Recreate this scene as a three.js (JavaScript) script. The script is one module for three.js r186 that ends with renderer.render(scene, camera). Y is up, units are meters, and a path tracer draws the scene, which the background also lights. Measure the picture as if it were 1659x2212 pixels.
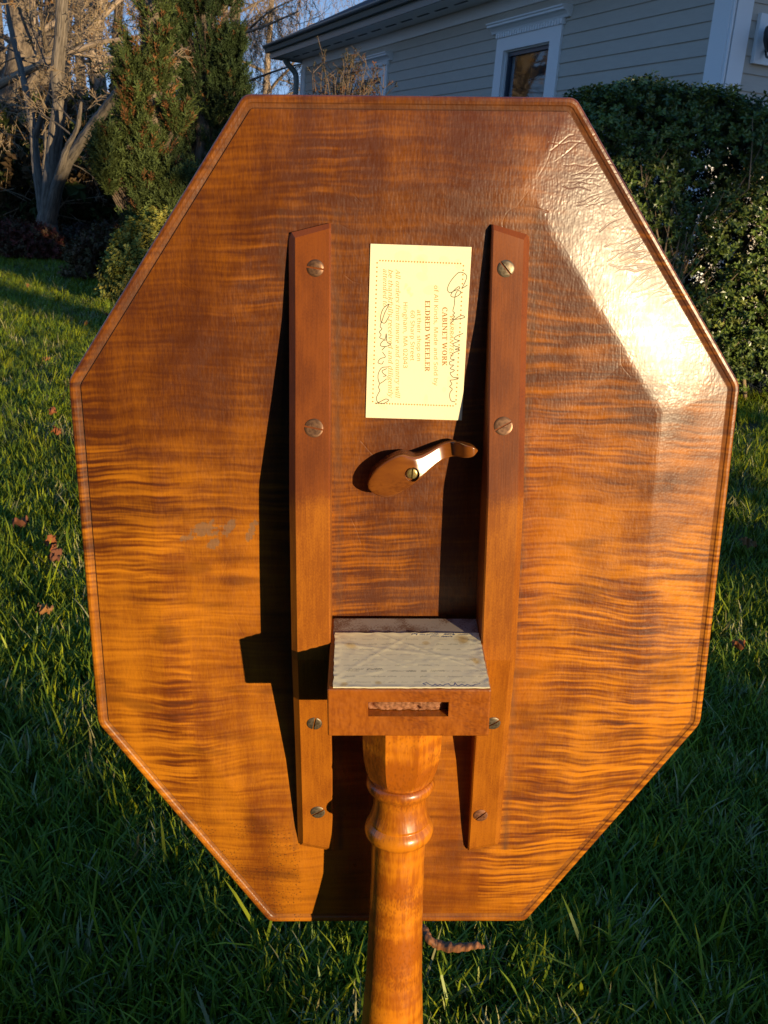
import * as THREE from 'three';
import { mergeGeometries, mergeVertices, toCreasedNormals } from 'three/addons/utils/BufferGeometryUtils.js';
import { RoundedBoxGeometry } from 'three/addons/geometries/RoundedBoxGeometry.js';
import { ImprovedNoise } from 'three/addons/math/ImprovedNoise.js';
import { Brush, Evaluator, SUBTRACTION } from 'three-bvh-csg';

// ---------------------------------------------------------------- camera, sky, sun, exposure
const V = (x, y, z) => new THREE.Vector3(x, y, z);
const scene = new THREE.Scene();
const EYE = V(0, 0.85, 0);
const camera = new THREE.PerspectiveCamera(52.64, 3 / 4, 0.02, 900);
{
  const m = new THREE.Matrix4().makeBasis(V(0.99635, 0.0819, -0.02426), V(-0.08542, 0.95532, -0.28298), V(0, 0.28402, 0.95882));
  camera.position.copy(EYE); camera.quaternion.setFromRotationMatrix(m);
  camera.focus = 0.57; camera.userData.fStop = 70;
  camera.updateMatrixWorld();
}
const SUN = V(0.6173, 0.0904, 0.7816).normalize();
const renderer = new THREE.WebGLRenderer({ antialias: true });
renderer.toneMapping = THREE.LinearToneMapping;
renderer.toneMappingExposure = 1.42;
renderer.shadowMap.enabled = true;
const sun = new THREE.DirectionalLight(new THREE.Color().setRGB(1, 0.78, 0.46), 5.0);
sun.position.copy(SUN).multiplyScalar(60); sun.castShadow = true;
sun.shadow.mapSize.set(4096, 4096); sun.shadow.radius = 1;
Object.assign(sun.shadow.camera, { left: -25, right: 25, top: 25, bottom: -25, near: 1, far: 140 });
scene.add(sun, sun.target);
{ // clear evening sky: deep blue overhead, paler near the horizon, a warm glow round the low sun
  const w = 512, h = 256, a = new Float32Array(w * h * 4);
  for (let j = 0; j < h; j++) for (let i = 0; i < w; i++) {
    const el = ((j + 0.5) / h - 0.5) * Math.PI, az = ((i + 0.5) / w - 0.5) * 2 * Math.PI;
    const d = [Math.cos(el) * Math.cos(az), Math.sin(el), Math.cos(el) * Math.sin(az)];
    const up = Math.max(0, d[1]), hz = Math.exp(-up * 4.2);
    const c = Math.max(0, d[0] * SUN.x + d[1] * SUN.y + d[2] * SUN.z), glow = Math.pow(c, 12) * 0.35 * Math.exp(-up * 3);
    const k = (j * w + i) * 4, lo = d[1] < 0 ? 0.35 : 1;
    a[k] = (0.026 + 0.30 * hz + glow) * lo; a[k + 1] = (0.130 + 0.36 * hz + glow * 0.75) * lo; a[k + 2] = (0.37 + 0.35 * hz + glow * 0.4) * lo; a[k + 3] = 1;
  }
  const t = new THREE.DataTexture(a, w, h, THREE.RGBAFormat, THREE.FloatType);
  t.mapping = THREE.EquirectangularReflectionMapping; t.magFilter = t.minFilter = THREE.LinearFilter; t.wrapS = THREE.RepeatWrapping; t.needsUpdate = true;
  scene.background = t; scene.environment = t; scene.environmentIntensity = 1; scene.backgroundIntensity = 1;
}

// ---------------------------------------------------------------- helpers
let seed = 20081;
const rnd = () => { seed |= 0; seed = seed + 0x6D2B79F5 | 0; let t = Math.imul(seed ^ seed >>> 15, 1 | seed); t = t + Math.imul(t ^ t >>> 7, 61 | t) ^ t; return ((t ^ t >>> 14) >>> 0) / 4294967296; };
const rr = (a, b) => a + (b - a) * rnd();
const PN = new ImprovedNoise();
const pn = (x, y, z = 0.37) => PN.noise(x, y, z);
const fbm = (x, y, o = 4, z = 1.7) => { let s = 0, a = 0.5; for (let i = 0; i < o; i++) { s += a * pn(x, y, z + i * 7.1); x *= 2.03; y *= 2.03; a *= 0.5; } return s; };
const sst = (a, b, x) => { const t = Math.min(1, Math.max(0, (x - a) / (b - a))); return t * t * (3 - 2 * t); };
const lerp = (a, b, t) => a + (b - a) * t;
const mix3 = (a, b, t) => [lerp(a[0], b[0], t), lerp(a[1], b[1], t), lerp(a[2], b[2], t)];
const toS = (c) => { c = Math.min(1, Math.max(0, c)); return c <= 0.0031308 ? c * 12.92 : 1.055 * Math.pow(c, 1 / 2.4) - 0.055; };
const taken = {};
function numbered(n) { if (!(n in taken)) { taken[n] = 0; return n; } taken[n]++; return n + '_' + String(taken[n]).padStart(3, '0'); }
function tag(o, label, category, group, kind) { if (label) o.userData.label = label; if (category) o.userData.category = category; if (group) o.userData.group = group; if (kind) o.userData.kind = kind; return o; }
function thing(name, label, category, pos = V(0, 0, 0), group) { const o = new THREE.Group(); o.name = numbered(name); o.position.copy(pos); scene.add(o); return tag(o, label, category, group); }
function mesh(name, geo, mat, parent = scene) { const m = new THREE.Mesh(geo, mat); m.name = parent === scene ? numbered(name) : name; m.castShadow = m.receiveShadow = true; parent.add(m); return m; }
function struct(name, geo, mat) { const m = mesh(name, geo, mat); m.userData.kind = 'structure'; return m; }
function std(rgb, rough = 0.8, extra = {}) { return new THREE.MeshStandardMaterial({ color: new THREE.Color().setRGB(...rgb), roughness: rough, ...extra }); }
function phys(rgb, rough, extra = {}) { return new THREE.MeshPhysicalMaterial({ color: new THREE.Color().setRGB(...rgb), roughness: rough, ...extra }); }
function at(u, v, z) { // the point on the sight line through (u, v) of the 1659 x 2212 view, at the world depth z
  const r = V((u - 829.5) / 2236, -(v - 1106) / 2236, -1).applyQuaternion(camera.quaternion); return EYE.clone().addScaledVector(r, z / r.z);
}
function tex(w, h, fn, srgb = true) { // fn(u, v) -> [r, g, b] linear, or a number; v runs upwards
  const a = new Uint8Array(w * h * 4);
  for (let j = 0; j < h; j++) for (let i = 0; i < w; i++) {
    const c = fn((i + 0.5) / w, (j + 0.5) / h), k = (j * w + i) * 4;
    if (typeof c === 'number') a[k] = a[k + 1] = a[k + 2] = Math.min(255, Math.max(0, c * 255));
    else for (let q = 0; q < 3; q++) a[k + q] = (srgb ? toS(c[q]) : Math.min(1, Math.max(0, c[q]))) * 255;
    a[k + 3] = 255;
  }
  const t = new THREE.DataTexture(a, w, h); t.magFilter = THREE.LinearFilter; t.minFilter = THREE.LinearMipmapLinearFilter; t.generateMipmaps = true;
  t.wrapS = t.wrapT = THREE.RepeatWrapping; if (srgb) t.colorSpace = THREE.SRGBColorSpace; t.needsUpdate = true; return t;
}
function canvasTex(cv) { const t = new THREE.CanvasTexture(cv); t.colorSpace = THREE.SRGBColorSpace; t.needsUpdate = true; return t; }
// geometry from rows of points (each row the same length): a grid skin
function grid(rows, closeU = false, uvf) {
  const n = rows[0].length, pos = [], uv = [], ix = [];
  rows.forEach((r, j) => r.forEach((p, i) => { pos.push(p.x, p.y, p.z); const w = uvf ? uvf(p, i / (n - 1), j / (rows.length - 1)) : [i / (n - 1), j / (rows.length - 1)]; uv.push(w[0], w[1]); }));
  for (let j = 0; j + 1 < rows.length; j++) for (let i = 0; i < (closeU ? n : n - 1); i++) { const a = j * n + i, b = j * n + (i + 1) % n, c = a + n, d = b + n; ix.push(a, b, d, a, d, c); }
  const g = new THREE.BufferGeometry(); g.setAttribute('position', new THREE.Float32BufferAttribute(pos, 3)); g.setAttribute('uv', new THREE.Float32BufferAttribute(uv, 2)); g.setIndex(ix); g.computeVertexNormals(); return g;
}
// tapered tubes gathered into one geometry
class Tubes {
  constructor() { this.p = []; this.n = []; this.uv = []; this.ix = []; }
  add(pts, rad, sides = 5) {
    const base = this.p.length / 3; let N = V(0, 0, 0), len = 0;
    for (let k = 0; k < pts.length; k++) {
      const t = pts[Math.min(k + 1, pts.length - 1)].clone().sub(pts[Math.max(k - 1, 0)]).normalize();
      if (k === 0) { N = Math.abs(t.y) < 0.9 ? V(0, 1, 0) : V(1, 0, 0); } else len += pts[k].distanceTo(pts[k - 1]);
      N.addScaledVector(t, -N.dot(t)).normalize(); const B = t.clone().cross(N), r = rad[k];
      for (let s = 0; s <= sides; s++) { const a = s / sides * 2 * Math.PI, c = Math.cos(a), d = Math.sin(a); const nx = N.x * c + B.x * d, ny = N.y * c + B.y * d, nz = N.z * c + B.z * d; this.p.push(pts[k].x + nx * r, pts[k].y + ny * r, pts[k].z + nz * r); this.n.push(nx, ny, nz); this.uv.push(s / sides, len); }
      if (k) for (let s = 0; s < sides; s++) { const a = base + (k - 1) * (sides + 1) + s, b = a + sides + 1; this.ix.push(a, a + 1, b + 1, a, b + 1, b); }
    }
  }
  geo() { const g = new THREE.BufferGeometry(); g.setAttribute('position', new THREE.Float32BufferAttribute(this.p, 3)); g.setAttribute('normal', new THREE.Float32BufferAttribute(this.n, 3)); g.setAttribute('uv', new THREE.Float32BufferAttribute(this.uv, 2)); g.setIndex(this.ix); return g; }
}
function curve(pts, n) { return new THREE.CatmullRomCurve3(pts, false, 'centripetal').getPoints(n); }
const rdir = () => { const z = rr(-1, 1), a = rr(0, 6.2832), s = Math.sqrt(1 - z * z); return V(s * Math.cos(a), z, s * Math.sin(a)); };
function copies(name, geo, mat, parent, list) { // list of {p, q, s, c}: one InstancedMesh of stuff nobody could count
  const im = new THREE.InstancedMesh(geo, mat, list.length), M = new THREE.Matrix4(), C = new THREE.Color();
  list.forEach((e, i) => { M.compose(e.p, e.q, typeof e.s === 'number' ? V(e.s, e.s, e.s) : e.s); im.setMatrixAt(i, M); if (e.c) im.setColorAt(i, C.setRGB(...e.c)); });
  im.name = parent === scene ? numbered(name) : name; im.castShadow = im.receiveShadow = true; im.userData.kind = 'stuff'; parent.add(im); return im;
}
const Q = (d, roll = rr(0, 6.28)) => new THREE.Quaternion().setFromUnitVectors(V(0, 1, 0), d.clone().normalize()).multiply(new THREE.Quaternion().setFromAxisAngle(V(0, 1, 0), roll));
// a spray of small leaves growing along +y: n leaves of length l and width w, spread over height h
function sprig(n, l, w, h, spread, fold = 0.25) {
  const pos = [], ix = [];
  for (let i = 0; i < n; i++) {
    const y = h * (i + rnd()) / n, a = rr(0, 6.283), up = rr(0.15, 1) * spread, d = V(Math.cos(a), up, Math.sin(a)).normalize();
    let s = d.clone().cross(V(0, 1, 0)); if (s.lengthSq() < 1e-4) s = V(1, 0, 0); s.normalize().applyAxisAngle(d, rr(-0.9, 0.9)); const nn = s.clone().cross(d);
    const L = l * rr(0.7, 1.2), b = V(rr(-1, 1) * l * 0.12, y, rr(-1, 1) * l * 0.12), m = b.clone().addScaledVector(d, L * 0.5), k = pos.length / 3;
    for (const p of [b, m.clone().addScaledVector(s, w * 0.5).addScaledVector(nn, w * fold), b.clone().addScaledVector(d, L), m.clone().addScaledVector(s, -w * 0.5).addScaledVector(nn, w * fold)]) pos.push(p.x, p.y, p.z);
    ix.push(k, k + 1, k + 2, k, k + 2, k + 3);
  }
  let g = new THREE.BufferGeometry(); g.setAttribute('position', new THREE.Float32BufferAttribute(pos, 3)); g.setIndex(ix); g = g.toNonIndexed(); g.computeVertexNormals(); return g;
}
function mirrorX(root) { // x -> -x for everything under root, winding kept true to the normals
  const seen = new Set();
  root.traverse((m) => {
    if (m !== root) m.position.x *= -1;
    if (!m.isMesh || seen.has(m.geometry)) return; seen.add(m.geometry);
    const g = m.geometry; g.scale(-1, 1, 1); upright(g);
  });
}
function upright(g) {
  const p = g.attributes.position, n = g.attributes.normal, ix = g.index, c = ix ? ix.count : p.count, A = V(), B = V(), C = V(), N = V();
  for (let i = 0; i < c; i += 3) {
    const [a, b, d] = [0, 1, 2].map((k) => ix ? ix.getX(i + k) : i + k);
    A.fromBufferAttribute(p, a); B.fromBufferAttribute(p, b).sub(A); C.fromBufferAttribute(p, d).sub(A); B.cross(C); N.fromBufferAttribute(n, a);
    if (B.dot(N) >= 0) continue;
    if (ix) { ix.setX(i + 1, d); ix.setX(i + 2, b); } else for (const at of Object.values(g.attributes)) for (let q = 0; q < at.itemSize; q++) { const s = at.itemSize, t = at.array[b * s + q]; at.array[b * s + q] = at.array[d * s + q]; at.array[d * s + q] = t; }
  }
}
const hgt = (x, z) => 0.03 * fbm(x * 0.9 + 3, z * 0.9, 3) + 0.05 * pn(x * 0.22, z * 0.22, 4.4);

// ---------------------------------------------------------------- ground
{
  const N = 170, rows = [];
  for (let j = 0; j <= N; j++) { const r = []; for (let i = 0; i <= N; i++) { const f = (k) => { const t = k / N * 2 - 1; return Math.sign(t) * (Math.abs(t) ** 3.2 * 400 + Math.abs(t) * 9); }; const x = f(i), z = f(N - j) - 3; r.push(V(x, hgt(x, z) - 0.012, z)); } rows.push(r); }
  const soil = tex(256, 256, (u, v) => mix3([0.018, 0.026, 0.008], [0.05, 0.042, 0.018], sst(-0.3, 0.4, fbm(u * 18, v * 18, 3))));
  const g = grid(rows, false, (p) => [p.x / 1.2, p.z / 1.2]);
  struct('ground', g, std([1, 1, 1], 0.95, { map: soil }));
  // leaf litter under the woods, beyond the lawn's edge
  const lr = []; for (let j = 0; j <= 30; j++) { const r = []; for (let i = 0; i <= 60; i++) { const x = -34 + i * 40 / 60, e = -11.6 + 0.5 * fbm(x * 0.5, 3, 3) - (x > -2.2 ? (x + 2.2) * 2 : 0), z = e - (j / 30) ** 1.6 * 60; r.push(V(x, hgt(x, z) + 0.02 + 0.02 * fbm(x * 2, z * 2, 2) + Math.max(0, -z - 14) * 0.03, z)); } lr.push(r); }
  const lit = tex(256, 256, (u, v) => mix3([0.03, 0.02, 0.012], [0.17, 0.09, 0.035], sst(-0.25, 0.35, fbm(u * 30, v * 30, 3))));
  struct('woodland_floor', grid(lr, false, (p) => [p.x / 1.5, p.z / 1.5]), std([1, 1, 1], 0.95, { map: lit }));
}
// ---------------------------------------------------------------- grass
{
  const tuft = (n, L, W, R) => {
    const pos = [], nor = [];
    for (let i = 0; i < n; i++) {
      const a = rr(0, 6.283), r = R * Math.sqrt(rnd()), bx = Math.cos(a) * r, bz = Math.sin(a) * r, la = rr(0, 6.283), l = L * (rnd() < 0.14 ? rr(1.1, 1.5) : rr(0.4, 1)), lean = rr(0.05, 0.7), w = W * rr(0.7, 1.2), bend = rr(0.2, 0.8);
      const dx = Math.cos(la), dz = Math.sin(la), sx = -dz, sz = dx, P = [];
      for (const [t, ww] of [[0, 0.8], [0.4, 1], [0.75, 0.75], [1, 0]]) { const o = l * (lean * t + bend * t * t * 0.5) * 0.9, y = l * t * (1 - 0.35 * lean * t - 0.15 * bend * t); P.push([V(bx + dx * o - sx * w * ww / 2, y, bz + dz * o - sz * w * ww / 2), V(bx + dx * o + sx * w * ww / 2, y, bz + dz * o + sz * w * ww / 2)]); }
      const tri = (a, b, c) => { for (const q of [a, b, c]) pos.push(q.x, q.y, q.z); };
      for (let k = 0; k < 3; k++) { tri(P[k][0], P[k][1], P[k + 1][1]); if (k < 2) tri(P[k][0], P[k + 1][1], P[k + 1][0]); }
    }
    const g = new THREE.BufferGeometry(); g.setAttribute('position', new THREE.Float32BufferAttribute(pos, 3)); g.computeVertexNormals(); return g;
  };
  const mat = phys([1, 1, 1], 0.38, { side: THREE.DoubleSide, specularIntensity: 0.3 });
  const kinds = [tuft(30, 0.048, 0.0027, 0.042), tuft(26, 0.040, 0.0024, 0.04), tuft(28, 0.056, 0.0029, 0.045), tuft(12, 0.072, 0.0034, 0.05)];
  const lists = [[], [], [], []];
  const add = (x, z, s) => {
    const g = fbm(x * 1.3, z * 1.3, 3, 9.1), dry = rnd() < 0.07, k = rnd(), b = 0.75 + 0.5 * rnd() + 0.5 * g;
    const c = dry ? [0.30 * b, 0.27 * b, 0.11 * b] : [0.085 * b + 0.17 * k * k, 0.135 * b + 0.14 * k * k, 0.011 * b];
    lists[Math.min(3, Math.floor(rnd() * 3.35))].push({ p: V(x, hgt(x, z) - 0.012, z), q: Q(V(rr(-0.25, 0.25), 1, rr(-0.25, 0.25))), s: s * rr(0.75, 1.2), c });
  };
  for (let n = 0; n < 58000; n++) { // thinning with distance
    const d = 0.45 + 12.5 * Math.pow(rnd(), 1.25), w = 0.62 * d + 1.0, x = rr(-w, w) + 0.04 * d, z = -d + 0.3;
    if (z < -11.9 + 0.5 * fbm(x * 0.5, 3, 3)) continue;
    if (x > 0.5 && z < -5.7) continue;
    if (x > 0.35 * -z - 0.9 && z < -6.2) continue;
    add(x, z, d > 6 ? 1.15 : 1);
  }
  for (let n = 0; n < 7500; n++) { const z = rr(-2.6, 0.1), x = rr(-1.9, 1.9); add(x, z, 1); }
  const lawn = new THREE.Group(); lawn.name = 'grass'; scene.add(lawn);
  tag(lawn, 'short green lawn grass around the table and back to the woods', 'grass', null, 'stuff');
  kinds.forEach((g, i) => copies('blades', g, mat, lawn, lists[i]));
}
// ---------------------------------------------------------------- house
const HD = V(-0.391, 0, -0.9204), HN = V(-0.9204, 0, 0.391), HG = V(0.9204, 0, -0.391); // along the long wall, out of it, along the gable wall
const HC = V(2.2138, 0, -8.2871);
{
  const house = thing('house', 'grey clapboard house with white trim and dark gutter behind the hedge', 'house', HC);
  house.quaternion.setFromRotationMatrix(new THREE.Matrix4().makeBasis(HD.clone().negate(), V(0, 1, 0), HN));
  // drawn with x along the long wall away from the near corner, y up, z out of the long wall (gable wall in x = 0, running to -z); mirrored into the group's right-handed axes at the end
  const L = 10.55, DEP = 7.5, FR = 2.83, EX = 0.12, TOP = 3.0;
  const grain = tex(256, 256, (u, v) => { const g = 0.92 + 0.10 * fbm(u * 6, v * 60, 3) + 0.06 * fbm(u * 3, v * 3, 2); return [g, g, g]; });
  const sidingM = std([0.55, 0.50, 0.42], 0.75, { map: grain }), trimM = std([0.82, 0.83, 0.82], 0.5), darkM = std([0.02, 0.025, 0.025], 0.6), coreM = std([0.2, 0.2, 0.19], 0.9);
  const gutM = std([0.17, 0.20, 0.19], 0.4), roofM = std([0.05, 0.05, 0.052], 0.95);
  const wins = [{ x0: 2.395, x1: 3.69, i0: 2.595, i1: 3.525, top: 2.575, in: 2.45 }, { x0: 6.76, x1: 8.4 - 0.34, i0: 6.96, i1: 7.86, top: 2.575, in: 2.45 }];
  const sill = 1.15;
  // structural walls with real openings
  const shp = new THREE.Shape([[0.05, 0], [L, 0], [L, TOP], [0.05, TOP]].map(([x, y]) => new THREE.Vector2(x, y)));
  for (const w of wins) shp.holes.push(new THREE.Path([[w.i0 - 0.03, sill], [w.i1 + 0.03, sill], [w.i1 + 0.03, w.in + 0.03], [w.i0 - 0.03, w.in + 0.03]].map(([x, y]) => new THREE.Vector2(x, y))));
  const wg = new THREE.ExtrudeGeometry(shp, { depth: 0.14, bevelEnabled: false }); wg.translate(0, 0, -0.155);
  const wall = mesh('wall', wg, coreM, house);
  const b = (x0, y0, z0, x1, y1, z1) => { const g = new THREE.BoxGeometry(x1 - x0, y1 - y0, z1 - z0); g.translate((x0 + x1) / 2, (y0 + y1) / 2, (z0 + z1) / 2); return g; };
  const gw = mesh('wall', mergeGeometries([b(0.015, 0, -DEP, 0.155, TOP, -0.157), b(L - 0.155, 0, -DEP, L - 0.015, TOP, -0.157), b(0.157, 0, -DEP, L - 0.157, TOP, -DEP + 0.14), b(0.157, 0.05, -DEP + 0.14, L - 0.157, 0.1, -0.157)]), coreM, house);
  // clapboards: a wedge of unit length, thick at its lower edge
  const cl = new THREE.ExtrudeGeometry(new THREE.Shape([[0, 0], [0.019, 0], [0.006, EX + 0.02], [0, EX + 0.02]].map(([x, y]) => new THREE.Vector2(x, y))), { depth: 1, bevelEnabled: false });
  { const uv = cl.attributes.uv, p = cl.attributes.position; for (let i = 0; i < uv.count; i++) uv.setXY(i, p.getZ(i) * 3, p.getY(i) * 2 + p.getX(i)); }
  const across = new THREE.Matrix4().makeBasis(V(0, 0, 1), V(0, 1, 0), V(1, 0, 0)); // profile x -> z, length z -> x
  const clLong = cl.clone().applyMatrix4(across);
  const clGable = cl.clone().applyMatrix4(new THREE.Matrix4().makeBasis(V(-1, 0, 0), V(0, 1, 0), V(0, 0, -1)));
  const put = (geo, x, y, z, len, ax) => { if (len > 2.4) { const c = len * rr(0.3, 0.7); put(geo, x, y, z, c - 0.003, ax); if (ax === 'x') put(geo, x + c, y, z, len - c, ax); else put(geo, x, y, z - c, len - c, ax); return; } const m = mesh('clapboard', geo, sidingM, ax === 'x' ? wall : gw); m.position.set(x, y, z); if (ax === 'x') m.scale.x = len; else m.scale.z = len; };
  for (let k = 0; k < 22; k++) {
    const y = FR - EX * (k + 1) + 0.01; if (y < 0.2) break;
    let x = 0.20; const cuts = wins.filter((w) => y + EX > sill - 0.15 && y < w.top + 0.12);
    for (const w of cuts) { put(clLong, x, y, -0.012, w.x0 - x - 0.001, 'x'); x = w.x1 + 0.001; }
    put(clLong, x, y, -0.012, L - 0.18 - x, 'x');
    put(clGable, 0.012, y, -0.155, 4.5, 'z');
  }
  // trim: frieze, corner boards, soffit, fascia, gutter
  mesh('frieze_board', b(0.001, FR, -0.010, L, 2.965, 0.022), trimM, house);
  mesh('frieze_board', b(-0.022, FR, -DEP, 0.012, 2.965, -0.012), trimM, house);
  mesh('corner_board', b(-0.004, 0.1, -0.010, 0.195, FR - 0.001, 0.026), trimM, house);
  mesh('corner_board', b(-0.026, 0.1, -0.152, 0.008, FR - 0.001, -0.014), trimM, house);
  const bead = new THREE.CylinderGeometry(0.013, 0.013, FR - 0.1, 10); bead.translate(-0.012, (FR + 0.1) / 2, 0.006); mesh('corner_bead', bead, trimM, house);
  mesh('corner_board', b(L - 0.178, 0.1, -0.010, L + 0.02, FR - 0.001, 0.026), trimM, house);
  const O = 0.42, E = L + 0.42;
  mesh('soffit', b(-O, 2.967, -DEP - O, E, 2.985, O), trimM, house);
  for (let k = 0; k < 22; k++) mesh('soffit_vent', b(0.1 + k * 0.5, 2.962, 0.2, 0.42 + k * 0.5, 2.968, 0.225), darkM, house);
  mesh('fascia', mergeGeometries([b(-O - 0.02, 2.96, O, E + 0.02, 3.13, O + 0.02), b(E, 2.96, -DEP - O, E + 0.02, 3.13, O - 0.001), b(-O - 0.02, 2.96, -DEP - O, -O, 3.13, O - 0.001)]), gutM, house);
  const gs = new THREE.Shape([[0, 0], [0.055, 0], [0.068, 0.03], [0.078, 0.055], [0.105, 0.075], [0.118, 0.09], [0.118, 0.108], [0.108, 0.108], [0.104, 0.09], [0.07, 0.064], [0.06, 0.012], [0.006, 0.012], [0.006, 0.11], [0, 0.11]].map(([x, y]) => new THREE.Vector2(x, y)));
  const gg = new THREE.ExtrudeGeometry(gs, { depth: E + O + 0.2, bevelEnabled: false }); gg.applyMatrix4(new THREE.Matrix4().makeBasis(V(0, 0, 1), V(0, 1, 0), V(-1, 0, 0))); gg.translate(E + 0.1, 3.05, O + 0.021);
  mesh('gutter', gg, gutM, house);
  const dt = new Tubes(); dt.add(curve([V(L + 0.12, 3.0, 0.26), V(L + 0.12, 2.93, 0.26), V(L + 0.11, 2.86, 0.2), V(L + 0.09, 2.76, 0.10), V(L + 0.08, 2.66, 0.08), V(L + 0.08, 2.3, 0.08), V(L + 0.08, 0.2, 0.08)], 24), Array(25).fill(0.045), 10);
  mesh('downspout', dt.geo(), gutM, house);
  // hipped roof
  const rx0 = -O - 0.03, rx1 = E + 0.05, rz1 = O + 0.09, rz0 = -DEP - O - 0.05, y0 = 3.165, half = (rz1 - rz0) / 2, ry = y0 + half * 0.55, zc = (rz0 + rz1) / 2;
  const A = V(rx0, y0, rz1), B = V(rx1, y0, rz1), Cc = V(rx1, y0, rz0), D = V(rx0, y0, rz0), R0 = V(rx0 + half, ry, zc), R1 = V(rx1 - half, ry, zc);
  const rp = []; const tri = (...q) => q.forEach((p) => rp.push(p.x, p.y, p.z));
  tri(A, B, R1); tri(A, R1, R0); tri(B, Cc, R1); tri(Cc, D, R0); tri(Cc, R0, R1); tri(D, A, R0); tri(A, D, Cc); tri(A, Cc, B);
  const rg = new THREE.BufferGeometry(); rg.setAttribute('position', new THREE.Float32BufferAttribute(rp, 3)); rg.computeVertexNormals();
  const roof = mesh('roof', rg, roofM, house);
  // rows of shingles along the eave side that shows
  const sh = []; for (let k = 0; k < 12; k++) { const t = k * 0.14, z = rz1 + 0.02 - t * 0.876, y = y0 + 0.008 + t * 0.4819; for (let x = rx0 + t; x < rx1 - t; x += 0.31) { const g = new THREE.BoxGeometry(0.30, 0.012, 0.15); g.rotateX(0.5028); g.translate(x + 0.15 + rr(-0.01, 0.01) + (k % 2) * 0.15, y - 0.02, z - 0.04); if (x + 0.45 < rx1 - t) sh.push(g); } }
  const shm = mesh('shingles', mergeGeometries(sh), roofM, roof); shm.userData.kind = 'stuff';
  // windows
  const glass = phys([0.9, 0.95, 1], 0.03, { transmission: 1, thickness: 0, ior: 1.35 });
  const sashM = std([0.045, 0.06, 0.085], 0.4), shadeM = std([0.03, 0.028, 0.03], 0.9);
  for (const w of wins) {
    const W = new THREE.Group(); W.name = 'window'; house.add(W);
    mesh('casing', mergeGeometries([b(w.x0, sill - 0.1, -0.008, w.i0, w.top, 0.024), b(w.i1, sill - 0.1, -0.008, w.x1, w.top, 0.024), b(w.i0, w.in, -0.008, w.i1, w.top, 0.024)]), trimM, W);
    mesh('sill', b(w.x0 - 0.03, sill - 0.15, -0.008, w.x1 + 0.03, sill - 0.101, 0.06), trimM, W);
    const jm = 0.012; mesh('jamb', mergeGeometries([b(w.i0 - 0.029, sill, -0.12, w.i0 + jm, w.in, -0.009), b(w.i1 - jm, sill, -0.12, w.i1 + 0.029, w.in, -0.009), b(w.i0 + jm, w.in - 0.012, -0.12, w.i1 - jm, w.in + 0.028, -0.009)]), trimM, W);
    mesh('sash', mergeGeometries([b(w.i0 + jm, sill, -0.075, w.i0 + 0.07, w.in - 0.013, -0.03), b(w.i1 - 0.04, sill, -0.075, w.i1 - jm, w.in - 0.013, -0.03), b(w.i0 + 0.07, w.in - 0.05, -0.075, w.i1 - 0.04, w.in - 0.013, -0.03), b(w.i0 + 0.07, 1.78, -0.075, w.i1 - 0.04, 1.82, -0.03)]), sashM, W);
    mesh('pane', b(w.i0 + 0.07, sill + 0.02, -0.056, w.i1 - 0.04, w.in - 0.05, -0.05), glass, W);
    const rows = 26, dents = []; for (let k = 0; k < rows; k++) { const x = w.x0 - 0.02 + (w.x1 - w.x0 + 0.04) * (k + 0.5) / rows; dents.push(b(x - 0.017, w.top + 0.004, 0.0265, x + 0.017, w.top + 0.05, 0.04)); }
    mesh('dentil_band', mergeGeometries([b(w.x0 - 0.02, w.top + 0.001, -0.008, w.x1 + 0.02, w.top + 0.052, 0.026), ...dents]), trimM, W);
    const cp = new THREE.Shape([[0, 0], [0.04, 0], [0.05, 0.02], [0.075, 0.045], [0.105, 0.055], [0.105, 0.075], [0.12, 0.08], [0.12, 0.095], [0, 0.115]].map(([x, y]) => new THREE.Vector2(x, y)));
    const cg = new THREE.ExtrudeGeometry(cp, { depth: w.x1 - w.x0 + 0.24, bevelEnabled: false }); cg.applyMatrix4(new THREE.Matrix4().makeBasis(V(0, 0, 1), V(0, 1, 0), V(-1, 0, 0))); cg.translate(w.x1 + 0.12, w.top + 0.053, -0.006);
    mesh('crown_moulding', cg, trimM, W);
    mesh('window_shade', b(w.i0 + 0.05, 2.2, -0.30, w.i1 - 0.02, w.in, -0.295), shadeM, W);
  }
  // lantern on its block beside the corner
  const lp = HC.clone().addScaledVector(HG, 0.34);
  const lan = thing('wall_lantern', 'black wall lantern on a pale mounting block beside the white corner board', 'lantern', lp.clone().setY(2.24).addScaledVector(HD, -0.0));
  lan.quaternion.copy(house.quaternion);
  mesh('mounting_block', b(-0.045, -0.17, -0.12, -0.005, 0.17, 0.12), trimM, lan);
  const ironM = std([0.012, 0.012, 0.014], 0.35);
  const lg = new THREE.LatheGeometry([[0, -0.105], [0.02, -0.10], [0.045, -0.07], [0.062, -0.02], [0.066, 0.03], [0.06, 0.065], [0.03, 0.09], [0.012, 0.105], [0, 0.125]].map(([x, y]) => new THREE.Vector2(x, y)), 20); lg.translate(-0.15, 0, 0.075);
  mesh('lantern_body', lg, ironM, lan);
  const arm = new Tubes(); arm.add(curve([V(-0.045, -0.06, 0.03), V(-0.09, -0.12, 0.05), V(-0.15, -0.13, 0.075), V(-0.15, -0.09, 0.075)], 12), Array(13).fill(0.009), 8); mesh('bracket', arm.geo(), ironM, lan);
  mirrorX(house); mirrorX(lan);
}
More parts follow.
